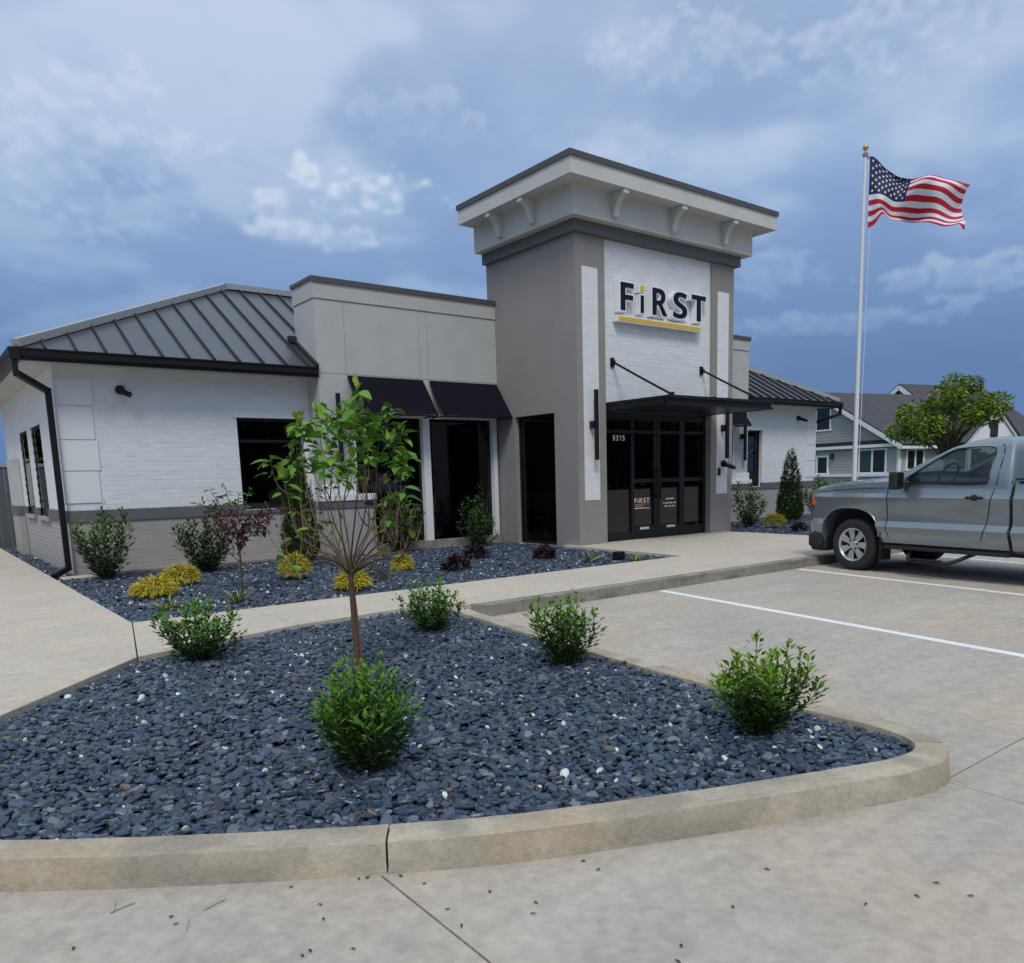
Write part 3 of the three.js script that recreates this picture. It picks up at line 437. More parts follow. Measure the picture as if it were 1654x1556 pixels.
awning(MIRROR - 10.10, MIRROR - 8.47, 'sloped black awning half hidden right behind the entrance tower');
awning(MIRROR - 8.31, MIRROR - 6.72, 'sloped black awning on the right wing, beside its pilaster');
function sconce(x, z, label) {
  const t = thing('wall_sconce', label, 'wall lamp', [x, 0, z], 0, 'tall black bar sconces');
  part(t, 'bar', rbox(-0.035, 0.035, 1.77, 3.08, 0.10, 0.165, 0.005, 1), mat.black); part(t, 'mount', box(-0.06, 0.02, 2.36, 2.50, -0.004, 0.10), mat.black);
}
sconce(10.47, TZ + 0.02, 'tall black bar sconce on the white strip left of the entrance');
sconce(14.37, TZ + 0.02, 'tall black bar sconce on the white strip right of the entrance');
sconce(6.44, CZ + 0.004, 'tall black bar sconce on the pilaster behind the leafy young tree');
sconce(MIRROR - 6.44, CZ + 0.004, 'tall black bar sconce on the right wing pilaster past the tower');
function secCam(x, y, z, yaw, label) {
  const t = thing('security_camera', label, 'camera', [x, y, z], 0, 'black bullet cameras');
  part(t, 'mount', new THREE.CylinderGeometry(0.07, 0.075, 0.06, 16).rotateX(Math.PI / 2).translate(0, 0, 0.025), mat.black);
  part(t, 'arm', bar([0, 0, 0.04], [Math.sin(yaw) * 0.04, -0.03, 0.12], 0.04, 0.04), mat.black);
  const g = new THREE.CylinderGeometry(0.045, 0.05, 0.2, 14).rotateX(Math.PI / 2 + 0.35).rotateY(yaw).translate(Math.sin(yaw) * 0.09, -0.06, 0.16); part(t, 'housing', g, mat.black);
  part(t, 'lens', new THREE.SphereGeometry(0.03, 10, 8).translate(Math.sin(yaw) * 0.17, -0.10, 0.245), mat.darkGloss);
}
secCam(2.96, 3.04, WZ + 0.004, 0.5, 'black bullet camera on the white brick of the left wing');
secCam(21.85, 3.05, WZ + 0.004, 0.9, 'black bullet camera high on the right wing beside its quoins');
secCam(14.40, 1.66, TZ + 0.016, 0.7, 'small black camera low on the white strip right of the entrance');
solo('card_reader', rbox(14.22, 14.29, 1.40, 1.56, TZ + 0.014, TZ + 0.05, 0.008), mat.black, 'small black card reader right of the entrance doors', 'card reader');

// ------------------------------------------------------------------ sign and door lettering
const font = await new FontLoader().loadAsync('fonts/droid/droid_sans_bold.typeface.json');
function glyph(ch, x0, x1, y0, y1, z, depth, grow = 0) {
  const g = new TextGeometry(ch, { font, size: 1, depth: 0.1, curveSegments: 10, bevelEnabled: grow > 0, bevelSize: grow > 0 ? grow / (y1 - y0) * 0.72 : 0, bevelThickness: 0.001, bevelSegments: 1 }); g.computeBoundingBox();
  const b = g.boundingBox, k = grow; return g.translate(-b.min.x, -b.min.y, -b.min.z).scale((x1 - x0 + 2 * k) / (b.max.x - b.min.x), (y1 - y0 + 2 * k) / (b.max.y - b.min.y), depth / (b.max.z - b.min.z)).translate(x0 - k, y0 - k, z);
}
{
  const t = thing('wall_sign', 'raised navy letters FiRST with yellow underline on the white tower panel', 'sign'), zb = TZ - 0.033, zf = -11.43, d = zf - zb, sx = (x) => x * 1.0084, sy = (y) => 1.5 + (y - 1.5) * 1.0084;
  const L = [['F', 11.09, 11.44], ['R', 11.96, 12.39], ['S', 12.56, 12.98], ['T', 13.12, 13.56]];
  for (const [ch, a, b] of L) { const w = part(t, 'letter', glyph(ch, sx(a), sx(b), sy(4.58), sy(5.09), zb, d, 0.034), mat.signWhite); part(w, 'letter_face', glyph(ch, sx(a), sx(b), sy(4.58), sy(5.09), zf + 0.001, 0.006), mat.navy); }
  const st = part(t, 'letter', rbox(sx(11.605), sx(11.745), sy(4.555), sy(4.93), zb, zf, 0.004, 1), mat.signWhite); part(st, 'letter_face', box(sx(11.63), sx(11.72), sy(4.58), sy(4.905), zf, zf + 0.007), mat.navy);
  const dt = part(t, 'letter_dot', rbox(sx(11.60), sx(11.75), sy(4.955), sy(5.115), zb, zf, 0.004, 1), mat.signWhite); part(dt, 'dot_face', box(sx(11.625), sx(11.725), sy(4.98), sy(5.09), zf, zf + 0.007), mat.yellow);
  const ul = part(t, 'underline', rbox(sx(11.01), sx(13.42), sy(4.365), sy(4.485), zb, zf, 0.004, 1), mat.signWhite); part(ul, 'underline_face', box(sx(11.035), sx(13.395), sy(4.39), sy(4.46), zf, zf + 0.007), mat.yellow);
}
{
  const z = -11.72 + 0.0125, th = 0.0015;
  const num = thing('house_number', 'white number 9315 on the leftmost entrance pane', 'lettering');
  [...'9315'].forEach((ch, i) => part(num, 'digit', glyph(ch, 11.20 + i * 0.09, 11.265 + i * 0.09 - (ch === '1' ? 0.02 : 0), 2.15, 2.26, z, th), mat.decalWhite));
  const lg = thing('door_lettering', 'white and orange FiRST lettering low on the left door', 'lettering');
  const q = [['F', 11.80, 11.87], ['R', 11.945, 12.035], ['S', 12.05, 12.14], ['T', 12.15, 12.25]];
  for (const [ch, a, b] of q) part(lg, 'letter', glyph(ch, a, b, 0.885, 0.985, z, th), mat.decalWhite);
  part(lg, 'letter', box(11.893, 11.915, 0.885, 0.955, z, z + th), mat.decalWhite); part(lg, 'letter_dot', box(11.892, 11.916, 0.965, 0.985, z, z + th), mat.orange);
  part(lg, 'underline', box(11.80, 12.24, 0.85, 0.862, z, z + th), mat.orange); part(lg, 'small_line', box(11.80, 12.08, 0.815, 0.832, z, z + th), mat.orange);
  for (let i = 0; i < 6; i++) part(lg, 'small_line', box(11.80 + i * 0.075, 11.862 + i * 0.075, 0.765, 0.787, z, z + th), mat.decalWhite);
  const hr = thing('door_lettering', 'small lines of white lettering on the right door', 'lettering');
  for (const [a, b, y] of [[12.75, 12.87, 0.93], [12.88, 13.0, 0.93], [12.66, 12.72, 0.84], [12.74, 12.83, 0.84], [12.85, 12.95, 0.84], [12.97, 13.07, 0.84], [12.71, 12.80, 0.775], [12.83, 12.91, 0.775], [12.94, 13.03, 0.775]]) part(hr, 'small_line', box(a, b, y, y + 0.026, z, z + th), mat.decalWhite);
  const zr = -11.72 + 0.0455;
  for (const [x, lb] of [[11.93, 'white push plate lettering on the left door bottom rail'], [12.74, 'white push plate lettering on the right door bottom rail']]) { const p = thing('rail_lettering', lb, 'lettering'); for (let i = 0; i < 5; i++) part(p, 'small_mark', box(x + i * 0.055, x + 0.042 + i * 0.055, 0.335, 0.385, zr, zr + th), mat.decalWhite); }
}

// ------------------------------------------------------------------ flagpole and flag
{
  const px = 16.44, pz = -9.53, pole = thing('flagpole', 'tall slim white flagpole with ball finial behind the grey pickup', 'flagpole', [px, 0.06, pz]);
  const white = M(0.74, 0.75, 0.76, 0.35, { metalness: 0.25 });
  part(pole, 'shaft', new THREE.CylinderGeometry(0.034, 0.056, 7.82, 20).translate(0, 3.91, 0), white);
  part(pole, 'truck_cap', merge([new THREE.CylinderGeometry(0.06, 0.05, 0.06, 16).translate(0, 7.84, 0), bar([0.02, 7.80, 0], [0.11, 7.78, 0.12], 0.03, 0.05)]), M(0.3, 0.32, 0.33, 0.5, { metalness: 0.5 }));
  part(pole, 'finial', merge([new THREE.SphereGeometry(0.058, 16, 12).translate(0, 7.99, 0), new THREE.CylinderGeometry(0.02, 0.02, 0.1, 8).translate(0, 7.90, 0)]), M(0.55, 0.38, 0.13, 0.28, { metalness: 0.8 }));
  part(pole, 'halyard', tube([[0.09, 7.78, 0.1], [0.075, 4.5, 0.09], [0.07, 1.2, 0.05]], 0.007, 8, 5), white);
  part(pole, 'base_collar', new THREE.CylinderGeometry(0.1, 0.18, 0.09, 20).translate(0, 0.045, 0), white);
  const cv = document.createElement('canvas'); cv.width = 1140; cv.height = 600; const c = cv.getContext('2d');
  for (let i = 0; i < 13; i++) { c.fillStyle = i % 2 ? '#dfe3e8' : '#b8102c'; c.fillRect(0, i * 600 / 13, 1140, 600 / 13 + 1); }
  c.fillStyle = '#141a45'; c.fillRect(0, 0, 456, 600 * 7 / 13); c.fillStyle = '#e3e6ea';
  for (let r = 0; r < 9; r++) for (let k = 0; k < (r % 2 ? 5 : 6); k++) { const sx = 456 / 12 * (r % 2 ? 2 * k + 2 : 2 * k + 1), sy = 600 * 7 / 13 / 10 * (r + 1); c.beginPath(); for (let a = 0; a < 10; a++) { const rr = a % 2 ? 7 : 17, th = -Math.PI / 2 + a * Math.PI / 5; c[a ? 'lineTo' : 'moveTo'](sx + Math.cos(th) * rr, sy + Math.sin(th) * rr); } c.fill(); }
  const ft = new THREE.CanvasTexture(cv); ft.colorSpace = THREE.SRGBColorSpace; ft.anisotropy = 8;
  const g = new THREE.PlaneGeometry(1, 1, 90, 54), p = g.attributes.position, uv = g.attributes.uv, rx = 0.5, rz = 0.866;
  for (let i = 0; i < p.count; i++) {
    const u = uv.getX(i), v = 1 - uv.getY(i), k = smooth(0, 0.30, u), drop = 0.40 * smooth(0, 0.30, u) + 0.46 * Math.max(0, u - 0.22);
    let vv = v; const tall = 1.36 * (1 - 0.36 * k) + 0.03 * Math.sin(u * 9 + 1);
    let y = 7.80 - drop - v * tall, x = 0.09 + u * 1.88 * (1 - 0.07 * v * k) + 0.05 * Math.sin(v * 5 + u * 3) * k;
    y += 0.05 * Math.sin(u * 11 + v * 2) * u - 0.14 * smooth(0.93, 1, u) * smooth(0.85, 1, v) + 0.16 * Math.exp(-(((u - 0.17) / 0.07) ** 2)) * smooth(0.6, 1, v) + 0.06 * Math.sin(v * 6.3) * k;
    const dz = 0.16 * Math.sin(u * 8.5 - v * 2.6) * smooth(0, 0.15, u) + 0.07 * Math.sin(u * 19 + v * 5) * k + 0.13 * Math.sin(v * 7.5 + u * 4) * k;
    p.setXYZ(i, px + rx * x + 0.866 * dz, y + 0.06, pz + rz * x - 0.5 * dz);
  }
  g.computeVertexNormals();
  solo('american_flag', g, new THREE.MeshPhysicalMaterial({ map: ft, roughness: 0.75, side: THREE.DoubleSide, transmission: 0.12, thickness: 0 }), 'red white and blue flag with stars and stripes blowing from the pole', 'flag');
}

// ------------------------------------------------------------------ plants
class Leaves {                                                   // many small leaf faces gathered into one geometry
  constructor(seed) { this.p = []; this.c = []; this.R = rng(seed); }
  leaf(pos, dir, len, wid, col, { fold = 0.25, curl = 0.2, roll = null, n = 1 } = {}) {
    const R = this.R, d = new THREE.Vector3(...dir).normalize(), side = new THREE.Vector3().crossVectors(d, new THREE.Vector3(0, 1, 0)); if (side.lengthSq() < 1e-4) side.set(1, 0, 0); side.normalize();
    side.applyAxisAngle(d, roll ?? (R() - 0.5) * 1.6); const up = new THREE.Vector3().crossVectors(side, d), at = (t, w, h) => [pos[0] + d.x * len * t + side.x * w + up.x * h, pos[1] + d.y * len * t + side.y * w + up.y * h, pos[2] + d.z * len * t + side.z * w + up.z * h];
    const st = n === 1 ? [[0, 0.06], [0.45, 1], [1, 0]] : [[0, 0.05], [0.18, 0.72], [0.42, 1], [0.7, 0.68], [1, 0]], T = (a, b, c) => { this.p.push(...a, ...b, ...c); for (let k = 0; k < 3; k++) this.c.push(...col); };
    for (let i = 0; i < st.length - 1; i++) {
      const [t0, w0] = st[i], [t1, w1] = st[i + 1], h0 = -curl * len * t0 * t0, h1 = -curl * len * t1 * t1, a = w0 * wid / 2, b = w1 * wid / 2;
      const m0 = at(t0, 0, h0), m1 = at(t1, 0, h1), l0 = at(t0, -a, h0 + a * fold), l1 = at(t1, -b, h1 + b * fold), r0 = at(t0, a, h0 + a * fold), r1 = at(t1, b, h1 + b * fold);
      T(m0, m1, l0); if (w1 > 0) T(l0, m1, l1); T(m0, r0, m1); if (w1 > 0) T(r0, r1, m1);
    }
  }
  build() { const g = new THREE.BufferGeometry(); g.setAttribute('position', new THREE.Float32BufferAttribute(this.p, 3)); g.setAttribute('color', new THREE.Float32BufferAttribute(this.c, 3)); g.computeVertexNormals(); return g; }
}
const shade = (c, R, a = 0.35) => { const k = 1 - a / 2 + R() * a; return [c[0] * k * (0.94 + R() * 0.12), c[1] * k, c[2] * k * (0.9 + R() * 0.2)]; };
const sph = (R, a0 = -1) => { const y = lerp(a0, 1, R()), t = R() * 6.283, h = Math.sqrt(1 - y * y); return [Math.cos(t) * h, y, Math.sin(t) * h]; };
function stuffPart(parent, name, g, m) { const o = part(parent, name, g, m); o.userData.kind = 'stuff'; return o; }
// upright evergreen: stems fan out of the base, leaves in pairs, fresh tips
function shrub(x, z, h, w, label, { seed = 1, y = 0.07, stems = 24, leafLen = 0.054, leafW = 0.024, old = [0.038, 0.095, 0.014], fresh = [0.13, 0.29, 0.026], tip = 0.5, bare = 0.08, per = 54, group, lean = 0.8, name = 'evergreen_shrub', category = 'shrub', open = 0.5 } = {}) {
  const t = thing(name, label, category, [x, y - 0.02, z], 0, group), R = rng(seed), L = new Leaves(seed + 7), tw = [];
  for (let s = 0; s < stems; s++) {
    const a = s * 2.4 + R() * 0.6, q = Math.sqrt((s + 0.5) / stems), rad = w / 2 * q * (0.8 + R() * 0.4), top = h * (1 - 0.42 * q * q * lean) * (0.62 + R() * 0.5), bx = Math.cos(a) * 0.05 * q, bz = Math.sin(a) * 0.05 * q;
    const P = [[bx, 0, bz], [Math.cos(a) * rad * 0.55, top * 0.34, Math.sin(a) * rad * 0.55], [Math.cos(a + 0.15) * rad * 0.92, top * 0.7, Math.sin(a + 0.15) * rad * 0.92], [Math.cos(a + 0.2) * rad, top, Math.sin(a + 0.2) * rad]];
    tw.push(tube(P, 0.0055, 5, 4, 0.002)); const c = new THREE.CatmullRomCurve3(P.map((v) => new THREE.Vector3(...v)));
    const n = Math.round(per * (0.7 + 0.5 * R()));
    for (let i = 0; i < n; i++) {
      const u = bare + (1 - bare) * (i + R() * 0.8) / n, pt = c.getPoint(Math.min(1, u)), tg = c.getTangent(Math.min(1, u)), b = i * 2.4 + R(), spread = u > 0.93 ? 0.45 : 1.0 + R() * open, e = new THREE.Vector3(Math.cos(b), 0.1 + R() * 0.3, Math.sin(b)).multiplyScalar(spread).add(tg), off = R() < 0.4 ? 0.0 : R() * 0.05;
      const k = smooth(1 - tip, 1, u + (R() - 0.5) * 0.2) * (0.35 + 0.65 * smooth(0.3, 0.8, top / h));
      L.leaf([pt.x + e.x * off, pt.y + e.y * off * 0.5, pt.z + e.z * off], [e.x, e.y, e.z], leafLen * (0.7 + R() * 0.5) * (u > 0.95 ? 0.75 : 1), leafW * (0.75 + R() * 0.4), shade(mix3(old, fresh, k), R), { curl: 0.12 + R() * 0.2 });
    }
  }
  part(t, 'stems', merge(tw), mat.greenTwig); stuffPart(t, 'leaves', L.build(), mat.leaf); return t;
}
const isl = { group: 'young shrubs on the parking island' };
shrub(1.72, -6.62, 0.52, 0.66, 'bushy green shrub by the walk corner, leftmost whole shrub on the island', { seed: 21, y: 0.10, stems: 22, per: 62, leafLen: 0.062, leafW: 0.027, lean: 0.9, ...isl });
shrub(3.72, -6.34, 0.52, 0.58, 'small green shrub at the far corner of the island beside the walk', { seed: 22, y: 0.10, stems: 28, leafLen: 0.052, ...isl });
shrub(3.70, -4.40, 0.55, 0.56, 'airy green shrub midway along the right kerb of the island', { seed: 23, y: 0.10, stems: 24, per: 54, lean: 0.7, leafLen: 0.06, leafW: 0.026, ...isl });
shrub(3.46, -2.50, 0.50, 0.50, 'upright green shrub near the rounded tip of the island', { seed: 24, y: 0.10, stems: 32, leafLen: 0.052, leafW: 0.024, per: 62, lean: 0.45, open: 0.25, fresh: [0.17, 0.31, 0.022], tip: 0.65, ...isl });
shrub(1.61, -3.42, 0.54, 0.48, 'dense rounded green shrub in the front of the island before the young tree', { seed: 25, y: 0.11, stems: 52, per: 58, leafLen: 0.050, leafW: 0.020, lean: 0.55, open: 0.3, fresh: [0.12, 0.27, 0.022], ...isl });
shrub(0.02, -4.82, 0.30, 0.42, 'green shrub cut off by the left edge of the photo', { seed: 26, y: 0.10, stems: 26, leafLen: 0.045, ...isl });
const laurel = { leafLen: 0.115, leafW: 0.040, stems: 26, per: 40, old: [0.035, 0.075, 0.018], fresh: [0.10, 0.20, 0.032], tip: 0.28, lean: 0.55, open: 0.35 };
shrub(2.32, -13.62, 1.12, 0.92, 'tall laurel shrub beside the downspout at the left corner', { ...laurel, seed: 41 });
shrub(3.72, -13.4, 0.92, 0.92, 'laurel shrub tinged red against the grey base of the left wing', { ...laurel, seed: 42, fresh: [0.075, 0.07, 0.03] });
shrub(7.45, -13.72, 1.15, 0.85, 'laurel shrub behind the young tree below the first awning', { ...laurel, seed: 43 });
shrub(16.5, -12.4, 1.22, 0.92, 'laurel shrub between the entrance tower and the right wing', { ...laurel, seed: 44, leafLen: 0.13, per: 30 });
shrub(20.6, -13.0, 1.15, 0.9, 'green shrub past the tall cypress at the right wing', { ...laurel, seed: 45, fresh: [0.12, 0.17, 0.03] });
// golden thread cypress
function mop(x, z, h, w, label, seed, gold = [0.60, 0.47, 0.04], dull = [0.24, 0.30, 0.04]) {
  w *= 0.86; const t = thing('golden_cypress', label, 'shrub', [x, 0.065, z], 0, 'low golden shrubs in the planting beds'), R = rng(seed), L = new Leaves(seed), tw = [];
  for (let i = 0; i < 1500; i++) {
    const d = sph(R, 0.0), r = 0.30 + 0.60 * Math.sqrt(R()), px = d[0] * w / 2 * r, py = h * (0.25 + 0.62 * d[1] * r + R() * 0.12), pz = d[2] * w / 2 * r, dir = [d[0] + (R() - 0.5) * 0.8, 0.25 + d[1] * 0.6 + (R() - 0.5) * 0.5, d[2] + (R() - 0.5) * 0.8];
    L.leaf([px, py, pz], dir, 0.05 + R() * 0.055, 0.008 + R() * 0.008, shade(R() < 0.74 ? gold : dull, R, 0.5), { curl: 0.5 + R() * 0.6 });
  }
  for (let i = 0; i < 9; i++) { const a = i * 0.7; tw.push(tube([[0, 0, 0], [Math.cos(a) * w * 0.16, h * 0.3, Math.sin(a) * w * 0.16], [Math.cos(a) * w * 0.33, h * 0.5, Math.sin(a) * w * 0.33]], 0.006, 4, 4, 0.003)); }
  part(t, 'stems', merge(tw), mat.darkTwig); stuffPart(t, 'foliage', L.build(), mat.leafDull);
}
mop(2.37, -10.92, 0.30, 0.66, 'golden thread shrub at the walk edge, leftmost of the yellow shrubs', 61);
mop(2.95, -11.95, 0.34, 0.58, 'golden thread shrub just behind the leftmost yellow one', 62);
mop(4.39, -11.33, 0.42, 0.50, 'golden thread shrub before the tall cypress of the left wing', 63);
mop(4.45, -9.55, 0.30, 0.50, 'golden thread shrub right behind the young tree trunk', 64);
mop(5.95, -10.97, 0.28, 0.32, 'small golden shrub right of the young tree trunk', 65);
mop(16.7, -11.75, 0.42, 0.62, 'yellow green shrub at the foot of the right laurel', 66, [0.36, 0.32, 0.03], [0.14, 0.18, 0.03]);
// columnar cypress: flat sprays on a cone
function cypress(x, z, h, w, label, seed, col = [0.030, 0.070, 0.018], tipc = [0.065, 0.13, 0.03]) {
  const t = thing('columnar_cypress', label, 'conifer', [x, 0.06, z], 0, 'narrow upright conifers by the walls'), R = rng(seed), L = new Leaves(seed);
  for (let i = 0; i < 3600; i++) {
    const u = 1 - Math.sqrt(R()) * 0.98, y = h * (0.03 + 0.95 * u), prof = w / 2 * Math.pow(1 - u, 0.62) * (0.55 + 0.45 * smooth(0, 0.16, u)), a = R() * 6.283, bump = 0.80 + 0.3 * vnoise(a * 2.5 + 8, y * 5, 256), r = prof * bump * (0.55 + 0.45 * Math.sqrt(R()));
    const c = Math.cos(a), s = Math.sin(a); L.leaf([c * r, y, s * r], [c * (0.35 + R() * 0.5), 0.8 + R() * 0.5, s * (0.35 + R() * 0.5)], 0.07 + R() * 0.07, 0.018 + R() * 0.018, shade(mix3(col, tipc, R() * R()), R, 0.5), { curl: 0.1 });
  }
  part(t, 'trunk', tube([[0, 0, 0], [0.01, h * 0.4, 0], [0, h * 0.85, 0.01]], 0.03, 5, 6, 0.008), mat.darkTwig); stuffPart(t, 'foliage', L.build(), mat.leafDull);
}
cypress(5.15, -12.95, 1.98, 0.66, 'tall dark green cypress beside the left wing window', 71, [0.035, 0.065, 0.016], [0.08, 0.12, 0.02]);
cypress(18.3, -12.4, 1.98, 0.80, 'dark pointed cypress before the right wing wall', 72);
shrub(9.18, -13.62, 1.2, 0.74, 'bright leafy pointed shrub below the second awning', { seed: 73, stems: 30, per: 44, leafLen: 0.085, leafW: 0.03, lean: 1.5, old: [0.03, 0.08, 0.02], fresh: [0.085, 0.2, 0.04] });
// low leafy mounds
function mound(name, category, x, z, h, w, label, seed, col, n, len, wid, group, y = 0.07) {
  const t = thing(name, label, category, [x, y, z], 0, group), R = rng(seed), L = new Leaves(seed), tw = [];
  for (let i = 0; i < n; i++) { const d = sph(R, 0.05), r = 0.3 + 0.65 * Math.sqrt(R()); L.leaf([d[0] * w / 2 * r, h * (0.08 + 0.75 * d[1] * r), d[2] * w / 2 * r], [d[0] * 0.9 + (R() - 0.5) * 0.7, 0.3 + R() * 0.7, d[2] * 0.9 + (R() - 0.5) * 0.7], len * (0.6 + R() * 0.6), wid * (0.7 + R() * 0.5), shade(col[Math.floor(R() * col.length)], R, 0.5), { curl: 0.35 }); }
  for (let i = 0; i < 6; i++) { const a = i * 1.05; tw.push(tube([[0, -0.02, 0], [Math.cos(a) * w * 0.15, h * 0.3, Math.sin(a) * w * 0.15], [Math.cos(a) * w * 0.3, h * 0.55, Math.sin(a) * w * 0.3]], 0.004, 4, 4, 0.002)); }
  part(t, 'stems', merge(tw), mat.darkTwig); stuffPart(t, 'leaves', L.build(), mat.leafDull);
}
const purple = [[0.042, 0.014, 0.020], [0.028, 0.010, 0.017], [0.065, 0.020, 0.022]], PG = 'low purple leaved plants in the front bed';
mound('coral_bells', 'plant', 6.50, -10.3, 0.32, 0.46, 'dark purple mound plant at the walk edge right of the tree', 81, purple, 240, 0.08, 0.06, PG);
mound('coral_bells', 'plant', 7.74, -11.6, 0.33, 0.46, 'dark purple mound plant before the bright pointed shrub', 82, purple, 240, 0.08, 0.06, PG);
mound('coral_bells', 'plant', 8.46, -10.55, 0.29, 0.40, 'dark purple mound plant before the tower side window', 83, purple, 220, 0.08, 0.06, PG);
mound('coral_bells', 'plant', 16.0, -10.6, 0.25, 0.34, 'dark purple mound plant beside the parked pickup', 84, purple, 160, 0.08, 0.06, PG);
mound('barberry', 'shrub', 5.0, -10.15, 0.34, 0.62, 'reddish brown low shrub behind the young tree', 85, [[0.10, 0.055, 0.02], [0.06, 0.07, 0.02], [0.075, 0.025, 0.02]], 360, 0.055, 0.02);
mound('blue_spruce', 'shrub', 15.5, -10.7, 0.2, 0.46, 'low blue green plant at the right bed edge', 86, [[0.08, 0.15, 0.17], [0.05, 0.10, 0.12]], 200, 0.06, 0.016);
// striped grassy clumps
function clump(x, z, h, w, label, seed) {
  const t = thing('variegated_lily', label, 'plant', [x, 0.068, z], 0, 'small striped grassy clumps'), R = rng(seed), L = new Leaves(seed), L2 = new Leaves(seed + 1);
  for (let i = 0; i < 46; i++) { const a = R() * 6.283, s = 0.3 + R() * 0.9; (i % 3 ? L : L2).leaf([Math.cos(a) * 0.02, 0, Math.sin(a) * 0.02], [Math.cos(a) * s, 1.1, Math.sin(a) * s], h * (0.8 + R() * 0.5), 0.014 + R() * 0.008, shade(i % 3 ? [0.11, 0.17, 0.05] : [0.40, 0.40, 0.16], R), { curl: 0.35 + s * 0.3, n: 2 }); }
  stuffPart(t, 'green_blades', L.build(), mat.leafDull); stuffPart(t, 'pale_blades', L2.build(), mat.leafDull);
}
clump(8.62, -9.58, 0.22, 0.25, 'striped grassy clump at the walk edge before the tower', 91);
clump(9.20, -9.15, 0.14, 0.2, 'tiny striped clump right of the black ground light', 92);
clump(2.23, -9.68, 0.21, 0.22, 'striped clump behind the leftmost island shrub', 93);
clump(3.02, -9.70, 0.18, 0.22, 'striped clump right of the thin maple stem', 94);
{ const t = thing('ground_spotlight', 'small black square ground light in the slate before the tower', 'ground light', [9.10, 0.06, -9.40]); part(t, 'housing', rbox(-0.09, 0.09, 0.03, 0.17, -0.06, 0.06, 0.01), mat.black); part(t, 'stake', box(-0.02, 0.02, -0.05, 0.03, -0.02, 0.02), mat.black); part(t, 'lens', box(-0.07, 0.07, 0.05, 0.15, -0.068, -0.061), mat.darkGloss); }
solo('splash_block', rbox(1.78, 2.3, 0.03, 0.12, -14.35, -14.05, 0.02), mat.walk, 'pale concrete splash block under the left downspout', 'splash block');
// thin young maple with purple foliage and one green shoot
{
  const t = thing('young_maple', 'thin young maple with purple leaves before the left wing window', 'tree', [3.32, 0.05, -10.45]), R = rng(95), L = new Leaves(96), G = new Leaves(97), tw = [];
  const stem = [[0, 0, 0], [0.01, 0.5, 0.01], [-0.02, 0.95, 0.0]]; part(t, 'trunk', tube(stem, 0.013, 8, 6, 0.008), mat.darkTwig);
  for (let i = 0; i < 16; i++) {
    const a = i * 2.4, up = 0.55 + 0.4 * R(), r = 0.2 + R() * 0.32, end = [0.84 * Math.cos(a) * r + 0.12, up + 0.1 + R() * 0.3, Math.sin(a) * r]; tw.push(tube([[0, up - 0.12, 0], [end[0] * 0.5, up + 0.03, end[2] * 0.5], end], 0.006, 5, 4, 0.002));
    for (let k = 0; k < 34; k++) { const u = 0.3 + 0.8 * R(); L.leaf([end[0] * u + (R() - 0.5) * 0.12, lerp(up - 0.1, end[1], u) + (R() - 0.5) * 0.14, end[2] * u + (R() - 0.5) * 0.12], [R() - 0.5, -0.5 + R() * 0.7, R() - 0.5], 0.06 + R() * 0.04, 0.03, shade([0.085, 0.026, 0.032], R, 0.5)); }
  }
  for (const [ex, ey, ez] of [[-0.30, 1.36, 0.05], [-0.14, 1.42, 0.1], [-0.42, 1.2, -0.1], [0.02, 1.33, 0.12], [0.2, 1.38, 0.0]]) {
    tw.push(tube([[-0.02, 0.9, 0], [ex * 0.4, 1.05, ez * 0.4], [ex, ey, ez]], 0.006, 6, 4, 0.003));
    for (let k = 0; k < 13; k++) { const u = 0.35 + 0.7 * R(), a = R() * 6.3; G.leaf([ex * u, lerp(0.95, ey, u), ez * u], [Math.cos(a), -0.2 + R() * 0.5, Math.sin(a)], 0.10 + R() * 0.05, 0.042, shade([0.10, 0.20, 0.035], R), { n: 2 }); }
  }
  part(t, 'branches', merge(tw), mat.darkTwig); stuffPart(t, 'purple_leaves', L.build(), mat.leafDull); stuffPart(t, 'green_leaves', G.build(), mat.leaf);
}
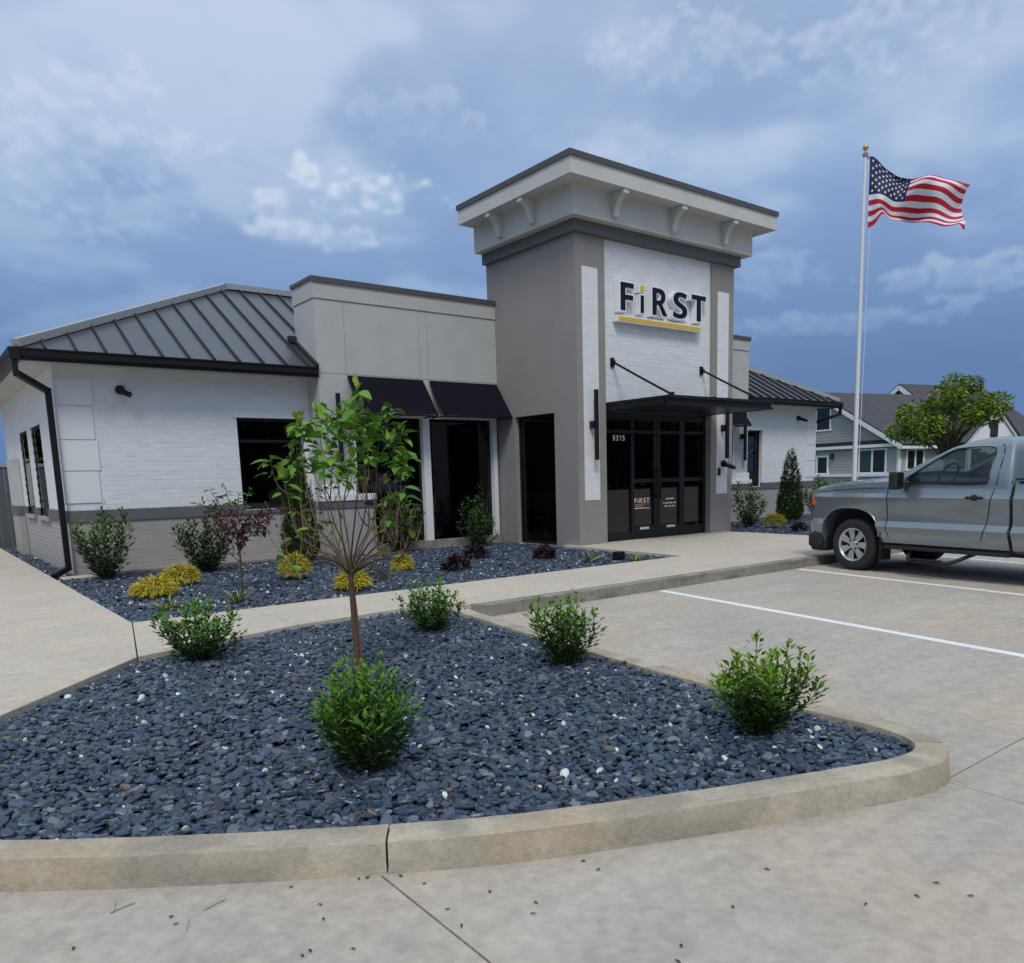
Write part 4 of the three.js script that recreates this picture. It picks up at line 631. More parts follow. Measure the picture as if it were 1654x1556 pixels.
// the young standard tree on the island: stake-straight trunk, vase of twigs, large drooping leaves
{
  const t = thing('young_standard_tree', 'young standard tree with bare twigs below large bright leaves on the island', 'tree', [2.34, 0.08, -5.05]), R = rng(101), right = [0.907, 0.42], away = [0.42, -0.907];
  const w = (a, b, h) => [right[0] * a + away[0] * b, h, right[1] * a + away[1] * b];
  part(t, 'trunk', merge([tube([w(0.022, 0, -0.02), w(0.012, 0, 0.25), w(0.004, 0.01, 0.5), w(0, 0, 0.77)], 0.021, 14, 9, 0.016), tube([w(0.0, 0, 0.71), w(0.004, 0, 0.79), w(0, 0, 0.84)], 0.018, 6, 9, 0.02)]), mat.bark);
  part(t, 'stake', tube([w(0.05, 0.03, -0.05), w(0.028, 0.03, 0.4), w(0.006, 0.035, 0.8)], 0.011, 5, 6), mat.twig);
  const geos = [0, 1, 2, 3].map((k) => { const L = new Leaves(110 + k), c = [[0.115, 0.26, 0.030], [0.16, 0.33, 0.035], [0.085, 0.205, 0.028], [0.30, 0.43, 0.07]][k]; L.leaf([0, 0, 0], [0, 0, 1], 1, 0.58, c, { n: 2, fold: 0.32, curl: 0.22 + k * 0.06, roll: 0 }); return L.build(); });
  const put = (pos, dir, len, k) => { const o = part(t, 'leaf', geos[k], mat.leaf); o.position.set(...pos); o.scale.setScalar(len); o.quaternion.setFromUnitVectors(new THREE.Vector3(0, 0, 1), new THREE.Vector3(...dir).normalize()); o.rotateZ((R() - 0.5) * 1.0); };
  const fork = 0.80, wood = [mat.twig, mat.twig, mat.darkTwig];
  const branch = (pts, r, r1) => part(t, 'branch', tube(pts, r, 16, 6, r1), wood[Math.floor(R() * 3)]);
  const j = (p, s) => [p[0] + (R() - 0.5) * s, p[1] + (R() - 0.5) * s * 0.6, p[2] + (R() - 0.5) * s];
  const spray = (A, B, H, n, len, young) => { for (let i = 0; i < n; i++) { const a = i * 2.4 + R() * 1.2, ca = Math.cos(a), sa = Math.sin(a), d = w(ca, sa, 0), u = R(); put(w(A + ca * 0.03 * u, B + sa * 0.03 * u, H - 0.12 * u + (R() - 0.3) * 0.04), [d[0], -0.45 + R() * 0.8, d[2]], len * (0.65 + R() * 0.6), Math.floor(R() * 3)); } for (let i = 0; i < young; i++) put(w(A + (R() - 0.5) * 0.04, B + (R() - 0.5) * 0.04, H + R() * 0.06), [(R() - 0.5) * 0.9, 0.8, (R() - 0.5) * 0.9], 0.04 + R() * 0.035, 3); };
  // main stems: lateral, depth and height of the tip, how leafy it is; the leafy ones reach the top, the rest are half bare
  const stems = [[-0.30, 0.05, 1.86, 1], [-0.42, -0.10, 1.52, 0.8], [-0.18, 0.22, 1.93, 1], [-0.10, -0.18, 1.84, 1], [0.03, 0.05, 1.90, 1.1], [0.10, 0.26, 1.88, 1], [0.16, -0.15, 1.92, 1.1], [0.28, 0.12, 1.83, 1], [0.36, -0.06, 1.74, 1], [0.46, 0.10, 1.60, 0.9], [0.42, -0.22, 1.44, 0.5], [-0.34, 0.25, 1.66, 0.6], [0.20, 0.34, 1.70, 0.8], [-0.05, -0.34, 1.62, 0.7],
    [-0.44, 0.12, 1.18, 0.15], [-0.50, -0.15, 1.05, 0.2], [-0.28, -0.30, 1.22, 0.15], [0.52, 0.05, 1.22, 0.1], [0.40, 0.30, 1.12, 0.15], [0.30, -0.32, 1.28, 0.2], [-0.15, 0.40, 1.15, 0.15], [0.56, -0.12, 1.10, 0.0], [-0.38, 0.32, 1.30, 0.1]];
  for (const [A0, B, H, lf] of stems) {
    const A = A0 * (lf < 0.3 ? 0.80 : 0.90);
    const y = H - 0.08, k = 0.55 + R() * 0.3, p1 = j(w(A * 0.4, B * 0.4, fork + 0.06 + 0.12 * (y - fork)), 0.03), p2 = j(w(A * (0.75 + 0.2 * R()), B * 0.85, lerp(fork, y, k * 0.55)), 0.07), p3 = j(w(A * (0.95 + 0.15 * (R() - 0.5)), B, lerp(fork, y, 0.76)), 0.06), tip = w(A, B, y);
    branch([w(0.006 * (R() - 0.5), 0.006 * (R() - 0.5), fork - 0.02), p1, p2, p3, tip], 0.0075, 0.0018);
    spray(A, B, y, Math.round(lf * 14), 0.10, lf > 0.7 ? 6 : 1);
    const n = lf > 0.5 ? 4 : 7;
    for (let s = 0; s < n; s++) {
      const u = 0.35 + 0.55 * (s + R()) / n, o = u < 0.7 ? p2 : p3, base = [lerp(o[0], tip[0], clamp(u * 1.6 - 0.9, 0, 1)), lerp(o[1], tip[1], clamp(u * 1.6 - 0.9, 0, 1)), lerp(o[2], tip[2], clamp(u * 1.6 - 0.9, 0, 1))], dA = (R() - 0.5) * 0.22, dB = (R() - 0.5) * 0.26, up = 0.10 + R() * 0.2;
      const e = [base[0] + w(dA, dB, 0)[0], base[1] + up, base[2] + w(dA, dB, 0)[2]]; branch([base, j([lerp(base[0], e[0], 0.55), base[1] + up * 0.35, lerp(base[2], e[2], 0.55)], 0.03), e], 0.0036, 0.0012);
      const eA = e[0] * right[0] + e[2] * right[1], eB = e[0] * away[0] + e[2] * away[1];
      if (lf > 0.4 && e[1] > 1.5) spray(eA, eB, e[1], 7 + Math.floor(R() * 4), 0.098, R() < 0.4 ? 3 : 0); else if (R() < 0.35) spray(eA, eB, e[1], 2, 0.06, 0); else if (R() < 0.5) { const d = part(t, 'withered_leaf', geos[2], mat.deadLeaf); d.position.set(...e); d.scale.setScalar(0.05 + R() * 0.03); d.rotation.set(R() * 6, R() * 6, R() * 6); }
    }
  }
}
// dry leaves and stalks scattered on the concrete
{
  const R = rng(131), g = (() => { const L = new Leaves(1); L.leaf([-0.5, 0, 0], [1, 0.02, 0], 1, 0.55, [1, 1, 1], { n: 2, fold: 0.5, curl: 0.1, roll: 0 }); const o = L.build(); o.deleteAttribute('color'); return o; })(), dl = new THREE.MeshStandardMaterial({ color: C(0.05, 0.036, 0.026), roughness: 0.95, side: THREE.DoubleSide });
  for (const [x, z] of [[0.27, -2.86], [0.57, -2.85], [0.57, -2.79], [0.83, -2.32], [0.86, -2.33], [0.97, -2.48], [1.00, -2.58], [0.97, -2.25], [1.19, -2.66], [1.22, -2.645], [1.32, -2.57], [1.36, -2.46], [1.33, -2.25], [1.31, -2.13], [1.59, -2.08], [1.54, -2.03], [1.92, -2.20], [1.92, -2.11], [2.40, -1.69], [2.09, -1.61], [1.71, -1.52], [1.78, -1.57], [2.63, -1.23], [2.77, -1.23], [2.45, -1.32], [2.77, -1.11], [0.97, -2.77], [1.51, -2.25]]) {
    const o = solo('dry_leaf', g, dl, 'tiny dark dry leaf lying on the concrete before the island kerb', 'leaf', 'dry leaves scattered on the concrete'); o.position.set(x, 0.005, z); o.rotation.y = R() * 6.3; o.scale.set(0.018 + R() * 0.012, 0.018, 0.014 + R() * 0.008);
  }
  for (const [x, z, a] of [[0.45, -3.03, 0.2], [0.43, -3.06, 1.3], [0.71, -2.83, 0.3], [0.60, -2.76, 1.2]]) { const o = solo('dry_stalk', tube([[-0.5, 0, 0], [0, 0.002, 0.02], [0.5, 0, 0]], 0.0022, 4, 5), mat.straw, 'thin dry stalk lying on the concrete before the kerb', 'stalk', 'dry stalks on the concrete'); o.position.set(x, 0.003, z); o.rotation.y = a; o.scale.set(0.085, 1, 0.085); }
}

// ------------------------------------------------------------------ pickup truck (local x runs rearwards from the front axle, local z towards the camera side)
{
  const T = thing('pickup_truck', 'blue grey regular cab pickup truck parked nose in at the walk', 'truck', [11.75, 0.002, -6.13], -98.9 * Math.PI / 180);
  const paint = new THREE.MeshPhysicalMaterial({ color: C(0.23, 0.265, 0.285), metalness: 0.6, roughness: 0.27, clearcoat: 1, clearcoatRoughness: 0.05 });
  const black = M(0.013, 0.013, 0.015, 0.6), rubber = M(0.018, 0.018, 0.019, 0.85), alloy = M(0.62, 0.64, 0.66, 0.28, { metalness: 0.85 }), inner = M(0.05, 0.052, 0.056, 0.85), tint = new THREE.MeshPhysicalMaterial({ color: C(0.72, 0.80, 0.78), roughness: 0.02, transmission: 1, thickness: 0, ior: 1.5 });
  const ev = new Evaluator(); ev.useGroups = false; ev.attributes = ['position', 'normal', 'uv'];
  const outward = (g) => { const o = bare(g), p = o.attributes.position; let v = 0; const a = new THREE.Vector3(), b = new THREE.Vector3(), c = new THREE.Vector3(); for (let i = 0; i < p.count; i += 3) { a.fromBufferAttribute(p, i); b.fromBufferAttribute(p, i + 1); c.fromBufferAttribute(p, i + 2); v += a.dot(b.cross(c)); } if (v < 0) { const r = p.array; for (let i = 0; i < p.count; i += 3) for (let k = 0; k < 3; k++) { const t = r[(i + 1) * 3 + k]; r[(i + 1) * 3 + k] = r[(i + 2) * 3 + k]; r[(i + 2) * 3 + k] = t; } o.computeVertexNormals(); } return o; };
  const brush = (g) => { const b = new Brush(outward(g)); b.updateMatrixWorld(); return b; };
  const cut = (g, list) => { let b = brush(g); for (const c of list) b = ev.evaluate(b, brush(c), SUBTRACTION); return b.geometry; };
  function loft(rings, caps = true) {                            // rings of equal length, closed round
    const n = rings[0].length, pos = rings.flat(2), idx = [];
    for (let i = 0; i < rings.length - 1; i++) for (let k = 0; k < n; k++) { const a = i * n + k, b = i * n + (k + 1) % n; idx.push(a, b, a + n, b, b + n, a + n); }
    if (caps) for (const [r, f] of [[0, 1], [rings.length - 1, 0]]) { const c = pos.length / 3, m = [0, 0, 0]; rings[r].forEach((p) => p.forEach((v, q) => m[q] += v / n)); pos.push(...m); for (let k = 0; k < n; k++) { const a = r * n + k, b = r * n + (k + 1) % n; f ? idx.push(c, b, a) : idx.push(c, a, b); } }
    const g = new THREE.BufferGeometry(); g.setAttribute('position', new THREE.Float32BufferAttribute(pos, 3)); g.setIndex(idx); return g;
  }
  const ring = (x, half, dx = () => 0) => { const r = half.map(([y, z]) => [x + dx(y, z), y, z]); return [...r, ...[...half].reverse().filter(([, z]) => z > 0.001).map(([y, z]) => [x + dx(y, z), y, -z])]; };
  // section of the lower body: rocker, scalloped door side, shoulder, hood or sill
  const sec = (w, y0, top, crown, bulge = 0) => [[y0, 0], [y0, w - 0.16], [y0 + 0.04, w - 0.085], [0.55, w - 0.045], [0.655, w + 0.004], [0.668, w + 0.006], [0.745, w - 0.034], [0.80, w - 0.036 + bulge * 0.5], [0.92, w - 0.026 + bulge], [1.05, w - 0.006 + bulge], [1.075, w - 0.006 + bulge], [Math.min(1.13, top - 0.07), w - 0.030], [top - 0.05, w - 0.05], [top - 0.012, w - 0.11], [top + crown * 0.35, w * 0.68], [top + crown * 0.8, w * 0.35], [top + crown, 0]];
  const nose = (k) => (y) => k * (1 - smooth(0.3, 0.95, Math.abs(y - 0.75) * 1.6)) * -1;
  const bodyRings = [[-0.85, 0.83, 0.42, 1.15, 0.02, 0], [-0.835, 0.875, 0.38, 1.185, 0.03, 0], [-0.79, 0.915, 0.36, 1.21, 0.04, 0], [-0.68, 0.938, 0.36, 1.232, 0.05, 0.005], [-0.5, 0.95, 0.36, 1.262, 0.045, 0.012], [-0.25, 0.955, 0.38, 1.288, 0.045, 0.018], [0, 0.955, 0.40, 1.308, 0.045, 0.02], [0.25, 0.955, 0.40, 1.326, 0.045, 0.018], [0.45, 0.95, 0.40, 1.338, 0.045, 0.008], [0.60, 0.95, 0.40, 1.342, 0.045, 0], [0.9, 0.95, 0.40, 1.27, 0, 0], [1.5, 0.95, 0.40, 1.262, 0, 0], [2.0, 0.95, 0.40, 1.265, 0, 0], [2.265, 0.948, 0.40, 1.268, 0, 0]].map(([x, w, y0, t, c, b]) => ring(x, sec(w, y0, t, c, b)));
  const archShape = new THREE.Shape(Array.from({ length: 48 }, (_, i) => { const a = i / 48 * 2 * Math.PI, c = Math.cos(a), q = Math.sin(a), e = 2 / 2.7; return new THREE.Vector2(Math.sign(c) * Math.abs(c) ** e * 0.505, Math.sign(q) * Math.abs(q) ** e * 0.505); }));
  const arch = (x) => new THREE.ExtrudeGeometry(archShape, { depth: 0.62, bevelEnabled: false }).translate(x - 0.05, 0.41, 0.45), arch2 = (x) => new THREE.ExtrudeGeometry(archShape, { depth: 0.62, bevelEnabled: false }).translate(x - 0.05, 0.41, -1.07);
  const groove = (pts, z0, z1) => pts.slice(1).map((p, i) => { const a = pts[i], d = Math.hypot(p[0] - a[0], p[1] - a[1]); return new THREE.BoxGeometry(d + 0.014, 0.017, z1 - z0).rotateZ(Math.atan2(p[1] - a[1], p[0] - a[0])).translate((a[0] + p[0]) / 2, (a[1] + p[1]) / 2, (z0 + z1) / 2); });
  const doorFront = [[0.50, 1.30], [0.555, 1.20], [0.565, 0.9], [0.56, 0.6], [0.60, 0.46], [0.62, 0.41]], doorRear = [[2.075, 1.30], [2.03, 1.05], [2.0, 0.85], [1.97, 0.66], [1.90, 0.50], [1.84, 0.44]], sill = [[0.62, 0.445], [1.84, 0.445]];
  let body = cut((loft(bodyRings)), [arch(-0.02), arch2(-0.02), ...groove(doorFront, 0.895, 1.1), ...groove(doorRear, 0.895, 1.1), ...groove(sill, 0.90, 1.1), ...groove([[-0.72, 1.13], [-0.4, 1.165], [0.1, 1.19], [0.55, 1.205]], 0.895, 1.1)]);
  part(T, 'body', toCreasedNormals(body, 0.36), paint);
  // bed, one gap behind the cab
  const bedRings = [[2.31, 0], [2.9, 0.004], [3.35, 0.016], [3.8, 0.004], [4.5, 0], [4.86, -0.01], [4.90, -0.03]].map(([x, b]) => ring(x, sec(0.95 + Math.min(0, b), 0.40, 1.30, 0, Math.max(0, b))));
  const bed = cut((loft(bedRings)), [arch(3.36), arch2(3.36), box(2.36, 4.8, 0.78, 1.5, -0.82, 0.82), ...groove([[2.44, 0.97], [2.58, 0.99], [2.60, 0.82], [2.46, 0.78], [2.44, 0.97]], 0.925, 1.1)]);
  const bd = part(T, 'bed', toCreasedNormals(bed, 0.36), paint); part(bd, 'rail_cap', merge([rbox(2.31, 4.88, 1.298, 1.325, 0.80, 0.91, 0.01), rbox(2.31, 4.88, 1.298, 1.325, -0.91, -0.80, 0.01)]), black);
  // cab above the belt line
  const half = (x0, x1, w, r) => { const a = []; const q = (cx, cz, s, e, rr) => { for (let i = 0; i <= 5; i++) { const t = lerp(s, e, i / 5); a.push([cx + Math.cos(t) * rr, cz + Math.sin(t) * rr]); } }; q(x1 - r * 0.6, w - r * 0.6, 0, Math.PI / 2, r * 0.6); q(x0 + r * 1.6, w - r, Math.PI / 2, Math.PI, r); a.push([x0 + 0.0, w * 0.5]); a.push([x0 - 0.035, 0]); return a; };
  const cabRing = (y, x0, x1, w, r) => { const h = half(x0, x1, w, r); return [...h.map(([x, z]) => [x, y, z]), ...[...h].reverse().slice(1).map(([x, z]) => [x, y, -z])]; };
  const fx = (y) => 0.62 + (y - 1.40) / 0.478, wy = (y) => lerp(0.905, 0.735, smooth(1.2, 1.95, y) * 0.9 + clamp((y - 1.2) / 0.6, 0, 1) * 0.1);
  const cabRings = (o) => [1.20, 1.27, 1.35, 1.45, 1.55, 1.65, 1.72].map((y) => cabRing(y, fx(y) + o, lerp(2.265, 2.20, (y - 1.2) / 0.52) - o, wy(y) - o, 0.10)).concat([[1.77, 1.45, 2.17, 0.725], [1.805, 1.56, 2.12, 0.69], [1.83, 1.70, 2.02, 0.62], [1.84, 1.80, 1.95, 0.5]].map(([y, a, b, w]) => cabRing(y - o, a + o, b - o, w - o, 0.10)));
  const shell = loft(cabRings(0)), hollow = loft(cabRings(0.05));
  const sideWin = new THREE.Shape([[0.86, 1.268], [1.93, 1.268], [1.965, 1.30], [1.985, 1.66], [1.965, 1.695], [1.50, 1.705], [1.40, 1.68], [1.2, 1.575], [0.95, 1.42], [0.80, 1.31]].map(([a, b]) => new THREE.Vector2(a, b)));
  const winCut = new THREE.ExtrudeGeometry(sideWin, { depth: 2.4, bevelEnabled: false }).translate(0, 0, -1.2);
  const wsCut = new THREE.BoxGeometry(0.66, 0.5, 1.36).rotateZ(Math.atan2(0.478, 1)).translate(0.99, 1.58, 0).translate(-0.06, 0.11, 0), rearCut = box(2.1, 2.5, 1.36, 1.66, -0.5, 0.5);
  let cab = cut(shell, [hollow, winCut, wsCut, rearCut, ...[[2.075, 1.24], [2.085, 1.45], [2.095, 1.62], [2.075, 1.72], [2.02, 1.748]].flatMap((q, i, a) => i ? groove([a[i - 1], q], wy((q[1] + a[i - 1][1]) / 2) - 0.018, 1.1) : [])]);
  part(T, 'cab', toCreasedNormals(cab, 0.45), paint);
  // glass
  const wz = (y) => wy(y) - 0.022, pane = (s) => { const g = new THREE.ShapeGeometry(sideWin), p = g.attributes.position; for (let i = 0; i < p.count; i++) p.setZ(i, s * wz(p.getY(i))); g.computeVertexNormals(); return g; };
  for (const s of [1, -1]) part(T, 'side_window', pane(s), tint);
  part(T, 'windshield', plate([[fx(1.38) + 0.03, 1.38, -0.78], [fx(1.38) + 0.03, 1.38, 0.78], [fx(1.74) + 0.03, 1.74, 0.66], [fx(1.74) + 0.03, 1.74, -0.66]], 0.005), tint);
  part(T, 'rear_window', box(2.205, 2.21, 1.36, 1.66, -0.5, 0.5), tint);
  part(T, 'window_trim', tube(sideWin.getPoints().concat([sideWin.getPoints()[0]]).map((v) => [v.x, v.y, wy(v.y) - 0.006]), 0.011, 80, 6), black);
  part(T, 'belt_moulding', bar([0.80, 1.268, 0.905], [1.96, 1.268, 0.905], 0.03, 0.03), black);
  // cabin
  part(T, 'dashboard', rbox(0.55, 0.98, 1.15, 1.30, -0.8, 0.8, 0.05), inner); part(T, 'cabin_floor', box(0.7, 2.15, 1.0, 1.18, -0.82, 0.82), inner);
  for (const z of [0.42, -0.42]) { const st = part(T, 'seat', merge([rbox(1.35, 1.85, 1.12, 1.25, z - 0.26, z + 0.26, 0.05), new RoundedBoxGeometry(0.14, 0.5, 0.5, 3, 0.05).rotateZ(-0.2).translate(1.92, 1.37, z)]), inner); part(st, 'headrest', rbox(1.93, 2.03, 1.59, 1.73, z - 0.13, z + 0.13, 0.04), inner); }
  part(T, 'steering_wheel', new THREE.TorusGeometry(0.18, 0.016, 8, 28).rotateY(Math.PI / 2).rotateZ(-0.45).translate(1.12, 1.36, 0.42), black);
  // wheels
  const tyreG = new THREE.LatheGeometry([[0.225, -0.11], [0.25, -0.125], [0.33, -0.13], [0.365, -0.115], [0.378, -0.085], [0.381, -0.03], [0.375, -0.027], [0.375, -0.02], [0.381, -0.017], [0.381, 0.017], [0.375, 0.02], [0.375, 0.027], [0.381, 0.03], [0.378, 0.085], [0.365, 0.115], [0.33, 0.13], [0.25, 0.125], [0.225, 0.11]].map(([r, y]) => new THREE.Vector2(r, y)), 56).rotateX(Math.PI / 2);
  const rimG = (() => {
    const gs = [new THREE.LatheGeometry([[0.245, 0.128], [0.232, 0.13], [0.222, 0.118], [0.212, 0.085], [0.205, -0.10]].map(([r, y]) => new THREE.Vector2(r, y)), 48).rotateX(Math.PI / 2)];
    for (let i = 0; i < 7; i++) { const s = new THREE.Shape([[-0.022, 0.05], [0.022, 0.05], [0.034, 0.13], [0.050, 0.225], [-0.050, 0.225], [-0.034, 0.13]].map(([a, b]) => new THREE.Vector2(a, b))); gs.push(new THREE.ExtrudeGeometry(s, { depth: 0.03, bevelEnabled: true, bevelSize: 0.006, bevelThickness: 0.006, bevelSegments: 2 }).translate(0, 0, 0.072).rotateZ(i * 2 * Math.PI / 7)); }
    gs.push(new THREE.CylinderGeometry(0.062, 0.085, 0.05, 28).rotateX(Math.PI / 2).translate(0, 0, 0.09)); return merge(gs);
  })();
  const lugs = merge(Array.from({ length: 6 }, (_, i) => new THREE.CylinderGeometry(0.013, 0.013, 0.02, 8).rotateX(Math.PI / 2).translate(Math.cos(i * Math.PI / 3) * 0.072, Math.sin(i * Math.PI / 3) * 0.072, 0.115)));
  for (const x of [-0.02, 3.36]) for (const s of [1, -1]) {
    const tw = new THREE.Group(); tw.name = 'wheel'; tw.position.set(x, 0.378, s * 0.775); if (s < 0) tw.rotation.y = Math.PI; tw.rotateZ(0.2); T.add(tw);
    part(tw, 'tyre', tyreG, rubber); part(tw, 'rim', rimG, alloy); stuffPart(tw, 'wheel_nuts', lugs, black); part(tw, 'brake_disc', new THREE.CylinderGeometry(0.2, 0.2, 0.03, 32).rotateX(Math.PI / 2).translate(0, 0, -0.01), M(0.03, 0.03, 0.03, 0.6, { metalness: 0.4 }));
    const lp = archShape.getPoints().filter((v) => v.y > -0.01).map((v) => [x - 0.05 + v.x * 0.985, 0.41 + v.y * 0.985]).sort((a, b) => a[0] - b[0]), liner = merge(lp.slice(1).map((q, i) => bar([lp[i][0], lp[i][1], s * 0.68], [q[0], q[1], s * 0.68], 0.5, 0.006, [0, 0, 1]).clone()).map((g) => g)); part(T, 'wheel_liner', liner, new THREE.MeshStandardMaterial({ color: C(0.01, 0.01, 0.011), roughness: 0.95, side: THREE.DoubleSide }));
    part(T, 'arch_lip', tube(archShape.getPoints().filter((v) => v.y > 0.02).sort((a, b) => a.x - b.x).map((v) => [x - 0.05 + v.x * 1.015, 0.41 + v.y * 1.015, s * 0.925]), 0.016, 60, 6), paint);
  }
  // front: bumper, lower valance, headlight, grille
  const bumper = part(T, 'bumper_valance', merge([rbox(-0.86, -0.56, 0.24, 0.50, -0.86, 0.86, 0.06, 3), rbox(-0.845, -0.58, 0.30, 0.52, 0.6, 0.925, 0.05, 3), rbox(-0.845, -0.58, 0.30, 0.52, -0.925, -0.6, 0.05, 3)]), black);
  part(T, 'grille', rbox(-0.862, -0.80, 0.62, 1.02, -0.66, 0.66, 0.03, 2), black);
  for (const s of [1, -1]) {
    const hl = part(T, 'headlight', rbox(-0.855, -0.66, 0.96, 1.10, s > 0 ? 0.60 : -0.915, s > 0 ? 0.915 : -0.60, 0.03, 3), M(0.03, 0.03, 0.035, 0.12));
    part(hl, 'marker_lens', rbox(-0.78, -0.68, 0.955, 1.075, s > 0 ? 0.895 : -0.925, s > 0 ? 0.925 : -0.895, 0.012, 2), M(0.62, 0.10, 0.02, 0.2)); part(hl, 'lower_lens', rbox(-0.845, -0.72, 0.86, 0.955, s > 0 ? 0.70 : -0.905, s > 0 ? 0.905 : -0.70, 0.02, 2), M(0.06, 0.065, 0.07, 0.1));
    // mirror, handle
    const mi = part(T, 'mirror', merge([new RoundedBoxGeometry(0.13, 0.24, 0.20, 3, 0.035).rotateY(s * 0.15).translate(0.80, 1.31, s * 1.08), bar([0.84, 1.25, s * 0.91], [0.82, 1.25, s * 1.02], 0.10, 0.07)]), black); part(mi, 'mirror_glass', new THREE.BoxGeometry(0.004, 0.19, 0.15).rotateY(s * 0.15).translate(0.868, 1.315, s * 1.075), mat.darkGloss);
    const ha = part(T, 'door_handle', merge([new RoundedBoxGeometry(0.23, 0.036, 0.03, 2, 0.012).translate(1.84, 1.085, s * 0.972), new THREE.SphereGeometry(0.05, 14, 8).scale(1.1, 0.8, 0.25).translate(1.83, 1.085, s * 0.95)]), black);
    part(T, 'rocker_trim', rbox(0.5, 2.28, 0.355, 0.405, s > 0 ? 0.80 : -0.90, s > 0 ? 0.90 : -0.80, 0.015), black);
    part(T, 'side_step', merge([tube([[0.85, 0.36, s * 0.78], [0.93, 0.235, s * 0.93], [1.05, 0.225, s * 0.95], [1.5, 0.225, s * 0.95], [1.56, 0.24, s * 0.93], [1.78, 0.36, s * 0.78]], 0.026, 24, 8), rbox(1.0, 1.42, 0.24, 0.258, s > 0 ? 0.91 : -0.99, s > 0 ? 0.99 : -0.91, 0.006, 1)]), black);
    part(T, 'mud_flap', box(0.44, 0.452, 0.18, 0.52, s > 0 ? 0.66 : -0.90, s > 0 ? 0.90 : -0.66), black);
  }
  part(T, 'chassis', merge([box(-0.6, 4.7, 0.32, 0.46, -0.5, -0.38), box(-0.6, 4.7, 0.32, 0.46, 0.38, 0.5), box(-0.5, 2.2, 0.36, 0.5, -0.4, 0.4), box(-0.1, 0.06, 0.3, 0.44, -0.7, 0.7), new THREE.CylinderGeometry(0.06, 0.06, 1.5, 12).rotateX(Math.PI / 2).translate(3.36, 0.378, 0)]), black);
  part(T, 'windshield_wiper', bar([0.50, 1.40, 0.62], [0.66, 1.43, 0.05], 0.02, 0.02), black);
  part(T, 'hood_badge', merge(Array.from({ length: 7 }, (_, i) => box(0.02 + i * 0.045, 0.052 + i * 0.045, 1.222 + i * 0.0006, 1.242 + i * 0.0006, 0.928, 0.934))), alloy);
}

